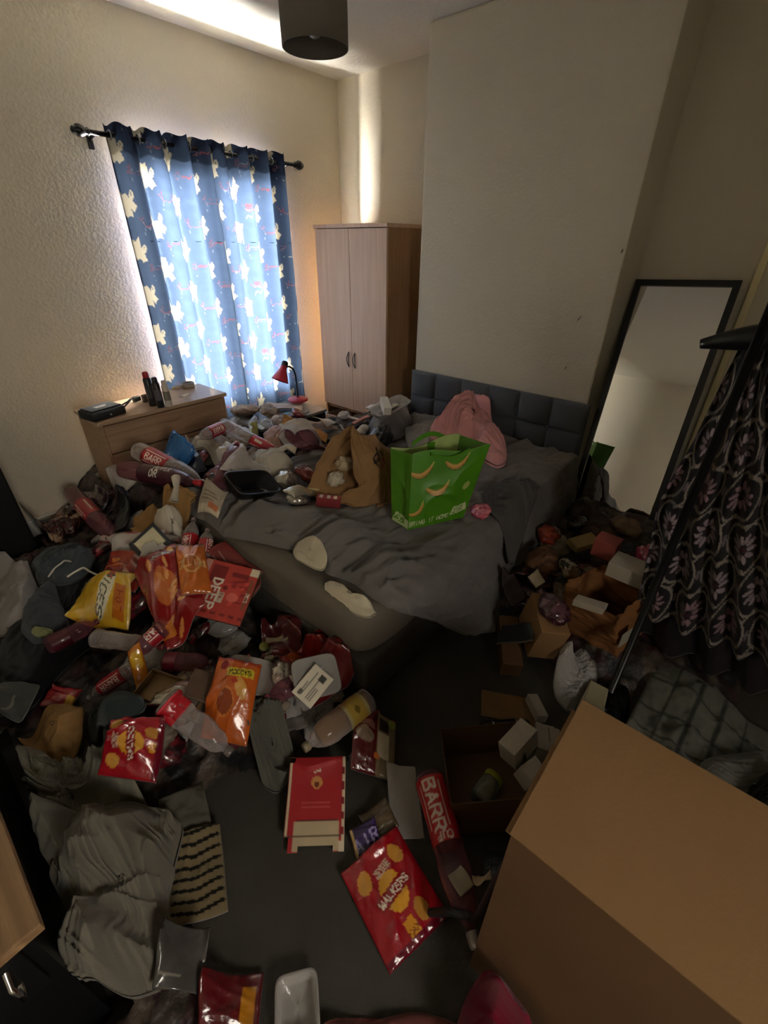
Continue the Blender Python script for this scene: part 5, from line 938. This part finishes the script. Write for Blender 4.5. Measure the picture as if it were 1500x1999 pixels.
for (px, py, col, lab) in ((515, 1266, '6f7030', 'small green bottle top by the meat pack'), (527, 1292, 'a09c84', 'small cream bottle top below the green one')):
    p = hit(px, py); v, f = lathe([(.0, 0), (.02, .0), (.021, .012), (.018, .016), (0, .016)], 24, False); W_, = to_world([v], p, 0); item('bottle_top', lab, 'lid', [('bottle_top', W_, f, mat('top_' + col, c(col), .4), None, True)])
packet((560, 1330), (650, 1320), .18, pt_plain('7c1c1a', .35, 2, 'c4702c', lambda P: (P.ell(P.L * .3, .75, .2, .14, c('a8501e')), P.ell(P.L * .6, .4, .14, .1, c('b5651e')))), 'crumpled red and orange crisp packet against the bed corner', .05, .3, cr=.018)
clump((548, 1322), .09, 'silver corner of foil beside the red packet', m_silver, None, .6)
packet((600, 1360), (680, 1365), .12, pt_plain('5c1416', .3, 2, '8a3a20'), 'dark red packet pushed under the bed corner', .03, .3, cr=.012)
bottle((612, 1335), (535, 1445), 'bottle with pink and cream label below the bed corner', .075, ('b04a50', None), (.12, .45), clear='pink', capc='7a3a40', roll=0, paintf=lambda P: (P.rect(0, P.H * .5, 99, P.H, c('b5a898')), P.text('BARR', P.Wd * .25, P.H * .72, .26, c('5c4640'), 90, .15), P.rect(0, 0, 99, P.H * .48, c('b84a56'))))
tray((585, 1435), (665, 1405), .15, .03, 'clear fish tray below the bottle with the pink label', mat('grey_tray', c('6a665f'), .35), film=m_film)
card((592, 1408), (645, 1420), .09, pt_label, 'white printed label on the tray in front of the bed corner', .001, 'price_label', 'label', stiff=1.0)
packet(tuple(atz(492, 1388, .06)), tuple(atz(452, 1500, .05)), .16, pt_orange, 'orange crisp packet with yellow band standing out on the dark floor', .035, .9)
polar([tuple(atz(x_, y_, .03)) for x_, y_ in ((508, 1440), (530, 1425), (558, 1435), (575, 1475), (565, 1525), (540, 1545), (512, 1530), (500, 1480))], .07, 'rag', 'twisted grey cloth right of the orange crisp packet', 'cloth', m_cloth, rug_noise('55544c'), folds=(.05, .06), edge=.5, fine=.4, dil=1)
m_amber = mat('amber_liquid', c('7c5610'), .1, spec=.5)
bottle((722, 1412), (600, 1512), 'clear bottle with cream label and amber liquid inside', .105, ('b5a878', None), (.12, .42), clear='clear', liquid=m_amber, capc='8a8068', paintf=lambda P: (P.rect(0, P.H * .15, 99, P.H * .85, c('b59a42')), P.ell(P.Wd * .25, P.H * .5, .14, .1, c('7a641e'))))
clump((705, 1428), .09, 'crumpled clear wrapper at the base of the amber bottle', m_film, None, .5)
packet((735, 1428), (728, 1530), .16, pt_meat, 'sealed meat pack with white label and orange dot', .02, .8, 'meat_packet', 'packet')
# floor in front
tray((268, 1500), (345, 1468), .16, .03, 'dark red round edged tray below the silver packet', mat('dark_red_tray', c('4a1a16'), .3))
bottle(tuple(atz(362, 1485, .06)), tuple(atz(482, 1545, .06)), 'crushed clear bottle with scrunched red label on the carpet', .10, ('b51c2a', None), (.04, .26), clear='clear', capc='6a625c', crush=.35, paintf=lambda P: (P.rect(P.Wd * .6, .1, P.Wd * .68, P.H * .6, c('c9bfa8')), P.rect(0, 0, 99, .06, c('e05060'))))
polar([(170, 1500), (220, 1455), (280, 1400), (300, 1430), (265, 1480), (235, 1520)], .06, 'jumper', 'dark teal jumper between the tan bag and the silver packet', 'clothes', m_cloth, rug_noise('262e30'), folds=(.03, .12), edge=.4)
polar([(172, 1385), (250, 1372), (300, 1390), (292, 1430), (240, 1460), (180, 1450)], .05, 'jogging_bottoms', 'dark green grey jogging bottoms beside the tan paper bag', 'clothes', m_cloth, rug_noise('2a3232'), folds=(.03, .13), edge=.4)
polar([(68, 1490), (75, 1430), (100, 1392), (140, 1385), (172, 1400), (170, 1450), (155, 1480), (110, 1520)], .07, 'paper_bag', 'crumpled tan paper bag standing above the grey jumper', 'bag', mat('tan_paper', c('94703f'), .85, bump=.002, bscale=30), None, folds=(.02, .1), edge=.5, fine=.2)
packet((5, 1440), (40, 1350), .15, pt_plain('4c4f4a', .25, 1, '8a8678'), 'grey and white shoe bag at the left edge of the picture', .05, .5, name='shoe_bag', cat='bag', m=m_cloth)
grey = rug_noise('7c7868')
polar([(45, 1570), (75, 1520), (110, 1485), (170, 1468), (235, 1468), (240, 1500), (205, 1540), (165, 1565), (150, 1620), (110, 1680), (60, 1690), (40, 1630)], .10, 'jumper', 'olive grey jumper with one sleeve reaching toward the bottles', 'clothes', m_cloth, grey, folds=(.08, .12), edge=.4, fine=.3, nr=70, na=240, shift=.05)
packet((330, 1640), (415, 1600), .15, pt_plain('4a473c', .15), 'square of olive card on the carpet beside the grey clothes', .006, .9, name='card', cat='card', m=m_paper)
def stripes(P):
    P.C[:] = c('7a6c50')
    for k in range(8): P.seg((P.L * (.02 + .125 * k), .12), (P.L * (.06 + .125 * k), .5), .03, c('15130f')); P.seg((P.L * (.06 + .125 * k), .5), (P.L * (.0 + .125 * k), .95), .03, c('15130f'))
packet((378, 1625), (390, 1805), .16, stripes, 'tan cloth with black tiger stripes sticking out beside the grey clothes', .02, .4, name='striped_cloth', cat='cloth', m=m_cloth)
polar([(90, 1760), (80, 1690), (120, 1640), (190, 1600), (260, 1590), (330, 1600), (365, 1625), (345, 1700), (330, 1770), (335, 1850), (330, 1930), (270, 1975), (180, 1960), (110, 1900), (75, 1830)], .13, 'tracksuit', 'large heap of grey sweat clothes in the left foreground', 'clothes', m_cloth, rug_noise('716c60'), folds=(.10, .13), edge=.45, fine=.32, nr=90, na=300, shift=.06)
packet(tuple(atz(256, 1545, .14)), tuple(atz(350, 1548, .12)), .14, pt_walkers('CHEESE'), 'small red crisp packet with yellow disc on the grey jumper', .03, .9)
card((318, 1868), (415, 1895), .12, pt_plain('4c4a48', .2, 1, '8a8478'), 'shiny grey folded leaflet beside the heap of grey clothes', .004, 'leaflet', 'paper', bend=.03, stiff=.7, m=m_foil)
tray((540, 1985), (625, 1960), .13, .04, 'empty clear plastic tray near the bottom edge of the picture', m_film)
packet((395, 1985), (510, 1975), .14, pt_plain('5c1218', .25, 0, '000000', lambda P: P.rect(P.L * .68, 0, P.L * .9, .8, c('b5771a'))), 'dark red packet with yellow panel at the bottom edge of the picture', .02)
polar([(600, 2010), (660, 1992), (760, 1990), (860, 1995), (930, 2010), (900, 2080), (700, 2090)], .02, 'towel', 'dusky pink towel along the bottom edge of the picture', 'towel', m_cloth, rug_noise('6c3a36'), folds=(.012, .08))
polar([(.455, .02, 0), (.44, -.08, 0), (.36, -.2, 0), (.25, -.15, 0), (.22, -.02, 0), (.3, .03, 0), (.4, .05, 0)], .12, 'jacket', 'dark crimson jacket beside the foot of the large cardboard box', 'clothes', m_cloth, rug_noise('6c1028'), folds=(.03, .12), edge=.4)
def pt_inner(P): pt_redbox(P)
card((625, 1508), (612, 1668), .20, pt_redbox, 'flattened red food carton lying print side up on the carpet', .003, 'food_carton', 'packaging', outline=[(.85, .0, 1.1, .08), (0, 0, .06, .1), (.93, .25, 1.1, .82)])
card((782, 1508), (798, 1640), .11, pt_plain('3c403a', .1), 'flat grey green plastic sleeve on the carpet', .002, 'plastic_sleeve', 'packaging', m=m_film)
packet((712, 1625), (765, 1590), .10, pt_plain('5a4a34', .25, 1, 'b0a890'), 'torn brown and clear biscuit wrapper above the purple one', .02, .5, name='wrapper', cat='wrapper')
packet((690, 1660), (740, 1635), .09, pt_cadbury, 'small purple chocolate wrapper touching the big red crisp packet', .018, .6, 'chocolate_wrapper', 'wrapper')
packet((722, 1668), (822, 1845), .215, pt_walkers('ROAST'), 'big red multipack crisp packet lying alone on the carpet', .025, .8)
obox((935, 1475), (965, 1640), .28, .15, 'open brown carton holding a jar beside the large cardboard box', openk='top', m=mat('dark_carton', c('5a4026'), .85, var=.3), name='open_carton')
p = hit(935, 1570); p[2] = .03; v, f = lathe([(.0, 0), (.035, .0), (.038, .01), (.038, .07), (.03, .08), (.03, .085)], 32, False); cv, cf = lathe([(.033, .085), (.034, .088), (.034, .105), (.0, .106)], 28, False)
R3 = lambda v: np.stack([v[:, 2], v[:, 0], v[:, 1]], -1); 
item('glass_jar', 'small glass jar with a yellow green lid inside the open carton', 'jar', [('body', R3(v) * 1 + p + [0, 0, .04], f, mat('jar_glass', c('9a9c8c'), .1, thin=(.9, .92, .88), alpha=.4, fac=.9), None, True), ('lid', R3(cv) + p + [0, 0, .04], cf, mat('lid_yellow', c('8c8c1e'), .4), None, True)], dosplat=False)
bottle((832, 1552), (955, 1775), 'large clear bottle with red label next to the open carton', .10, ('ad1a24', None), (.05, .48), clear='pink', capc='8a8078', roll=10, crush=.1,
       paintf=lambda P: (P.text('BARR', P.Wd * .25, P.H * .45, .42, c('d8ccc0'), 90, .17), P.rrect(P.Wd * .25 - .34, P.H * .45, .02, P.H * .35, c('d8ccc0')), P.rrect(P.Wd * .25 + .34, P.H * .45, .02, P.H * .35, c('d8ccc0')), P.text('CUP', P.Wd * .22, P.H * .92, .2, c('d8ccc0'), 0, .16), P.rect(P.Wd * .45, P.H * .1, P.Wd * .52, P.H * .3, c('cfc6b0')), P.rect(P.Wd * .45, P.H * .6, P.Wd * .53, P.H * .8, c('b5a890'))))
card((885, 1710), (910, 1750), .05, pt_plain('9a8f7a', .1), 'white torn card piece by the cap of the large bottle', .004, 'card', 'card', bend=.01)
card((925, 1725), (935, 1778), .022, pt_plain('9a8562', .1), 'thin wooden spoon near the cap of the large bottle', .003, 'wooden_spoon', 'spoon', stiff=.2)
clump((968, 1705), .075, 'crumpled blue grey film between bottle and cardboard box', mat('bluegrey_film', c('4a565e'), .3, bump=.003, bscale=50), None, .5)
cable([(840, 1785), (880, 1782), (920, 1795), (960, 1805)], .011, 'thick black strap on the carpet in front of the box', m_nyl, 'strap', 'strap')
# ---------------- right of the bed ----------------
card((940, 1372), (1045, 1392), .13, pt_plain('80603a', .12), 'flat brown card lying on the carpet right of the bed', .004, 'cardboard_sheet', 'card', m=m_card)
can = None
p0_, p1_ = (938, 1435), (1030, 1422); ctr, L_, yaw = frame(p0_, p1_); r = .028; bd_, bf = lathe([(r * .8, 0), (r, .006), (r, L_ * .74), (r * .7, L_ * .79)], 28); cd, cf_ = lathe([(r * .82, L_ * .79), (r * .84, L_ * .80), (r * .84, L_ * .98), (r * .7, L_)], 28); rg_, rf = lathe([(r + .001, L_ * .70), (r + .001, L_ * .725)], 28, False); rg2, rf2 = lathe([(r + .001, L_ * .2), (r + .001, L_ * .23)], 28, False)
W4 = to_world([R3(v) - [L_ / 2, 0, 0] for v in (bd_, cd, rg_, rg2)], ctr, yaw); item('spray_can', 'black spray can with silver rings lying beside the brown card', 'spray can', [('body', W4[0], bf, m_tray, None, True), ('cap', W4[1], cf_, m_blackm, None, True), ('ring', W4[2], rf, m_chrome, None, True), ('ring', W4[3], rf2, m_chrome, None, True)])
obox(tuple(atz(1003, 1285, .12)), tuple(atz(990, 1205, .12)), .09, .10, 'brown carton directly beside the bed, behind the taller one', m=mat('carton_brown', c('6a4c30'), .85), name='carton')
obox(tuple(atz(1062, 1262, .2)), tuple(atz(1040, 1197, .2)), float(np.linalg.norm(atz(1035, 1262, .2) - atz(1090, 1262, .2))), .20, 'tall light brown delivery carton standing in front of the paper bag', m=m_cb, name='carton')
card((965, 1290), (1025, 1312), .09, pt_plain('17181b', .05), 'thin black tablet with pale edge beside the tall carton', .009, 'tablet', 'tablet', m=m_lab)
polar([(1070, 1350), (1085, 1300), (1130, 1285), (1165, 1310), (1160, 1370), (1110, 1395)], .09, 'plastic_bag', 'crumpled clear plastic bag in front of the paper carrier', 'bag', m_film, None, folds=(.04, .08), edge=.5)
polar([(1100, 1420), (1150, 1350), (1200, 1330), (1240, 1370), (1230, 1430), (1160, 1440)], .10, 'bin_liner', 'black bin liner behind the large cardboard box', 'bag', m_blackfilm, None, folds=(.04, .09), edge=.45)
for a, b, w, h, lab in ((tuple(atz(1038, 1352, .06)), tuple(atz(1060, 1398, .06)), .045, .04, 'white phone charger box on the corner of the brown card'), (tuple(atz(1055, 1412, .08)), tuple(atz(1088, 1422, .08)), .05, .05, 'small white box second along from the charger box'), (tuple(atz(1060, 1425, .14)), tuple(atz(1062, 1485, .14)), .09, .14, 'largest white box standing against the cardboard box'), (tuple(atz(988, 1505, .1)), tuple(atz(1030, 1462, .1)), .07, .09, 'white box lying beside the open carton'), (tuple(atz(1010, 1520, .1)), tuple(atz(1035, 1550, .1)), .07, .08, 'crushed white box in front of the white cord handle')):
    obox(a, b, w, h, lab, paint=pt_plain('a8a094', .1, 2, '5c5650'), m=mat('white_box_card', c('a39c90'), .7), name='white_box')
hp = np.array([atz(x_, y_, z_) for x_, y_, z_ in ((1046, 1590, .30), (1040, 1560, .36), (1043, 1530, .42), (1055, 1508, .45), (1075, 1492, .46), (1092, 1490, .44))]); v, f = tube(hp, .006, 8)
solid('rope_handle', (v - hp[0], f), mat('rope', c('a39a86'), .8), 'white rope handle rising beside the large cardboard box', 'handle', loc=tuple(hp[0]), smooth=True)
obox(tuple(atz(1060, 1600, .2)), tuple(atz(1085, 1520, .2)), .05, .26, 'narrow cream gift bag with rope handle squeezed beside the large cardboard box', m=mat('cream_bag', c('8c8468'), .8), name='gift_bag', cat='bag')
# paper carrier with boxes on top
b0 = [atz(1110, 1235, .12), atz(1205, 1285, .10), atz(1262, 1235, .12), atz(1175, 1195, .12)]; tpz = .44
t0 = [atz(1100, 1140, tpz), atz(1200, 1205, tpz - .03), atz(1275, 1155, tpz), atz(1175, 1100, tpz)]
def ringc(q, n=12): q = [np.array(k) for k in q]; return [q[i] * (1 - t) + q[(i + 1) % 4] * t for i in range(4) for t in np.linspace(0, 1, n, endpoint=False)]
G, F = loft([ringc(t0), ringc([np.array(a) * .5 + np.array(b) * .5 for a, b in zip(t0, b0)]), ringc(b0)], 96, 50, .03, 12); V = G.reshape(-1, 3)
item('paper_bag', 'brown paper carrier bag standing between the bed and the clothes rail', 'bag', [('body', V, F, mat('kraft_dark', c('8a5a2e'), .8, var=.3, vscale=6, bump=.002, bscale=30), None, True)], dosplat=False)
pb = bpy.data.objects['paper_bag.003'] if 'paper_bag.003' in bpy.data.objects else None
q = (t0[1] + t0[2]) * .5; q2 = (b0[1] + b0[2]) * .5; mid_ = q * .45 + q2 * .55; ex = (t0[2] - t0[1]); ex /= np.linalg.norm(ex); uz = np.array([0, 0, 1.]); no = np.cross(ex, uz); no = no if no @ (np.array([0, 0, 1.7]) - mid_) > 0 else -no
mid_ = (t0[1] * .5 + b0[1] * .5) * .65 + mid_ * .35 + no * .02
v = np.array([mid_ - ex * .035 - uz * .04, mid_ + ex * .035 - uz * .04, mid_ + ex * .035 + uz * .04, mid_ - ex * .035 + uz * .04]); v = np.concatenate([v, v - no * .003]); v0 = v.mean(0)
solid('delivery_label', (v - v0, [(0, 1, 2, 3), (7, 6, 5, 4), (0, 4, 5, 1), (1, 5, 6, 2), (2, 6, 7, 3), (3, 7, 4, 0)]), mat('label_white', c('a8a390'), .7), 'white square delivery label on the front of the brown carrier bag', 'label', loc=tuple(v0))
m_wbox = mat('offwhite_box', c('a39a8c'), .7)
def freebox(center, dirx, L_, w, h, m_, name, label, cat, tilt=0):
    v, f = boxv(-L_ / 2, L_ / 2, -w / 2, w / 2, 0, h, .003); a = math.atan2(dirx[1], dirx[0]); v = v.copy(); z = v[:, 2] + v[:, 0] * tilt; v[:, 2] = z; w_ = rz(v, a, (0, 0, 0)); return solid(name, (w_, f), m_, label, cat, loc=tuple(center), smooth=False)
cA, cB = atz(1190, 1110, .45), atz(1285, 1150, .45); freebox((cA + cB) / 2, cB - cA, np.linalg.norm(cB - cA), .12, .07, m_wbox, 'white_box', 'long white box lying across the top of the brown carrier bag', 'box')
cC = atz(1150, 1185, .42); freebox(cC, cB - cA, .12, .05, .03, m_wbox, 'white_box', 'small white box poking out of the carrier bag mouth', 'box', .2)
cD = atz(1180, 1082, .46); freebox(cD, cB - cA, .1, .09, .09, mat('redwhite', c('8a4038'), .6), 'food_carton', 'small red and white carton behind the long white box', 'carton')
for k, (pp, sz, mm, cols, lab, nm, ct_) in enumerate([((1075, 1078), .16, m_paper, ['9a8c78', 'a89a86'], 'crumpled cream paper between headboard and mirror foot', 'crumpled_paper', 'paper'), ((1063, 1052), .13, m_foil, ['7c2418', '9c3a22'], 'crumpled red orange packet beside the headboard foot', 'crumpled_wrapper', 'wrapper'), ((1060, 1115), .18, m_paper, ['5c3c24', '6e4a2c', '4a3020'], 'brown crumpled paper right of the duvet', 'crumpled_paper', 'paper'), ((1100, 1140), .15, m_foil, ['5c4024', 'a09884', '3a2418'], 'brown and silver wrapper beside the standing carrier bag', 'crumpled_wrapper', 'wrapper'), ((1040, 1180), .17, m_foil, ['2e1a22', '3c1c28', '55444a'], 'dark plum wrapper between bed and cartons', 'crumpled_wrapper', 'wrapper'), ((1075, 1200), .13, m_foil, ['3c1424', '5c3a44'], 'maroon wrapper behind the tall carton', 'crumpled_wrapper', 'wrapper'), ((1262, 1092), .13, m_foil, ['8c1830', 'a83a50'], 'shiny crimson wrapper at the foot of the mirror', 'crumpled_wrapper', 'wrapper'), ((1290, 1110), .14, m_paper, ['a8a08c', '8c8878'], 'white crumpled paper under the patterned skirt', 'crumpled_paper', 'paper'), ((1165, 1050), .16, m_paper, ['4a3426', '3a2a20'], 'dark brown paper bag at the mirror foot', 'crumpled_paper', 'paper'), ((1220, 1040), .15, m_paper, ['6a5440', '7c6448'], 'tan crumpled paper bag touching the mirror glass', 'crumpled_paper', 'paper'), ((1130, 1030), .12, m_foil, ['3c3a38', '55504a'], 'grey black wrapper left of the brown bag at the mirror', 'crumpled_wrapper', 'wrapper')]):
    clump(pp, sz, lab, mm, cols, .6, nm, ct_)
obox((1110, 1085), (1152, 1078), .08, .04, 'yellowish sandwich box near the foot of the mirror', m=mat('sandwich_card', c('a08a52'), .6), name='sandwich_box')
card((1035, 1140), (1060, 1125), .05, pt_plain('a89c84', .1), 'small white card beside the duvet edge', .003)
card((1010, 1195), (985, 1150), .07, pt_plain('3a2c2c', .2), 'dark card standing at the bed side', .006)
# grey quilted sheet under the rail
def quilt(P):
    P.C[:] = c('62625a')
    for k in range(1, 5): P.rect(P.L * k / 5 - .008, 0, P.L * k / 5 + .008, 1, c('34342f')); P.rect(0, k / 5 - .008, P.L, k / 5 + .008, c('34342f'))
    noisep(P, .15)
packet((1230, 1400), (1480, 1560), .62, quilt, 'grey quilted mat with stitched squares under the clothes rail', .05, .2, 'quilted_mat', 'mat', m=m_cloth, cr=.02, res=.008)
polar([(1370, 1490), (1480, 1470), (1560, 1500), (1560, 1590), (1450, 1570)], .04, 'towel', 'pale grey towel on the quilted mat by the box edge', 'towel', m_cloth, rug_noise('6e6e68'), folds=(.02, .1))
polar([(1440, 1560), (1480, 1530), (1540, 1500), (1560, 1560), (1500, 1590)], .06, 'trainer_bag', 'black and white cloth at the right edge above the cardboard box', 'cloth', m_cloth, lambda x, y, T, s: np.where((ridge(x * 8, y * 8, s) > .75)[:, None], c('8a8478'), c('131315')), folds=(.03, .08))
# ---------------- clothes rail with hanging clothes ----------------
rl = empty('clothes_rail', (2.0, .0, 0), 'black metal clothes rail at the right edge of the room', 'clothes rail')
px_, py_ = 1.56, .055
child(rl, 'upright', tube([(px_, py_, .03), (px_, py_, 1.62)], .0135, 14), m_blackm, True); child(rl, 'upright', tube([(2.75, -.02, .03), (2.75, -.02, 1.62)], .0135, 14), m_blackm, True)
child(rl, 'hanging_bar', tube([(px_, py_, 1.62), (2.75, -.02, 1.62)], .0135, 14), m_blackm, True)
for xx, yy in ((px_, py_), (2.75, -.02)): child(rl, 'foot', tube([(xx, yy - .22, .016), (xx, yy + .10, .016)], .013, 10), m_blackm, True)
def skirtpt(P):
    P.C[:] = c('1b181b'); pw, ph = .16, .2
    i0 = 9
    for i in range(-1, 9):
        for j in range(-1, 9):
            cx, cy = i * pw + (pw / 2 if j % 2 else 0), j * ph * .82
            P.ring(cx, cy, .072, .092, c('857c74'), .11); P.seg((cx - .01, cy + .075), (cx + .03, cy + .105), .005, c('857c74')); P.seg((cx + .01, cy - .075), (cx - .03, cy - .105), .005, c('857c74'))
            for k in range(10):
                a = k * math.tau / 10; P.ell(cx + .030 * math.cos(a), cy + .037 * math.sin(a), .017, .0075, c('94848a') if j % 3 else c('8a7078'), math.degrees(a))
            P.ell(cx, cy, .010, .010, c('3a1c28')); P.ell(cx + pw / 2, cy, .006, .02, c('6a6068'))
def hang(X, left, right_w, ztop, zbot, name, label, cat, paint, nx=190, ny=230, fold=.03, nf=6, seed=1, col=None):
    """cloth hanging in a plane of constant X; left: list of (z, y) for its left silhouette"""
    z = np.linspace(ztop, zbot, ny); L_ = sorted(left); yl = np.interp(z, [p[0] for p in L_], [p[1] for p in L_]); wd_ = np.interp((ztop - z) / (ztop - zbot), [0, .12, .5, 1], [right_w[0], right_w[0] * 1.3, right_w[1], right_w[2]])
    u, k = np.meshgrid(np.linspace(0, 1, nx), np.arange(ny), indexing='ij'); u = u.ravel(); k = k.ravel(); t = (ztop - z[k]) / (ztop - zbot)
    y = yl[k] - u * wd_[k]; ph = u * nf * 2 * np.pi + .8 * np.sin(u * 7 + seed) + .4 * t; xx = X + fold * (.4 + .8 * t) * np.sin(ph) + .008 * ridge(u * 6, t * 7, seed, 3) - .03 * t
    P = Pt(u * .8 * (.3 + .7 * np.clip(wd_[k] / right_w[2], 0, 1)), z[k], c('1b181b')); paint(P) if paint else None
    if col: P.C[:] = col
    P.C *= (.85 + .3 * fbm(u * 30, t * 60, seed, 2))[:, None]
    V1 = np.stack([xx, y, z[k] + .008 * np.sin(ph) * t], -1); V2 = V1 + [.003, 0, 0]
    return item(name, label, cat, [(name, np.concatenate([V1, V2]), closed2(nx, ny), m_cloth, np.concatenate([P.C, P.C]), True)], dosplat=False)
sk = [(1.50, .08), (1.46, .10), (1.34, .11), (1.12, .125), (.95, .15), (.86, .155), (.6, .12), (.4, .10)]
hang(1.78, sk, (.12, .42, .62), 1.49, .40, 'patterned_skirt', 'long black skirt with cream and pink medallion print hanging on the rail', 'skirt', skirtpt, seed=3)
hang(1.90, [(1.2, .08), (.5, .10), (.17, .05)], (.2, .5, .65), 1.3, .17, 'dark_dress', 'plain dark plum dress hanging behind the patterned skirt', 'dress', None, 110, 120, col=c('211a20'), seed=9, nf=4)
hang(2.05, [(1.2, .12), (.6, .14), (.15, .12)], (.2, .4, .5), 1.3, .14, 'dark_dress', 'black maroon dress hanging furthest back on the rail', 'dress', None, 90, 100, col=c('1c1014'), seed=12, nf=4)
ha = empty('coat_hanger', (1.78, .06, 1.45), 'broad black plastic coat hanger end above the patterned skirt', 'hanger')
t = np.linspace(0, 1, 20); ys_ = .20 - t * .55; zs_ = 1.445 + .05 * np.sin(t * np.pi) ; v, f = tube([(1.75, a, b) for a, b in zip(ys_, zs_)], [.014 + .026 * math.sin(min(k * 3, 1) * math.pi / 2) for k in t], 12); v[:, 0] = 1.75 + (v[:, 0] - 1.75) * .8; child(ha, 'shoulder_bar', (v, f), m_tray, True)
child(ha, 'hook', tube([(1.77, -.02, 1.50), (1.77, -.02, 1.60), (1.77, .0, 1.635), (1.77, -.02, 1.65)], .003, 8), m_chrome, True)

polar([(-.16, .52, 0), (-.24, .62, 0), (-.45, .6, 0), (-.5, .4, 0), (-.3, .3, 0), (-.2, .4, 0)], .10, 'scarf', 'pale grey scarf on the floor in the bottom left corner', 'clothes', m_cloth, rug_noise('6c6a66'), folds=(.03, .12), edge=.4)
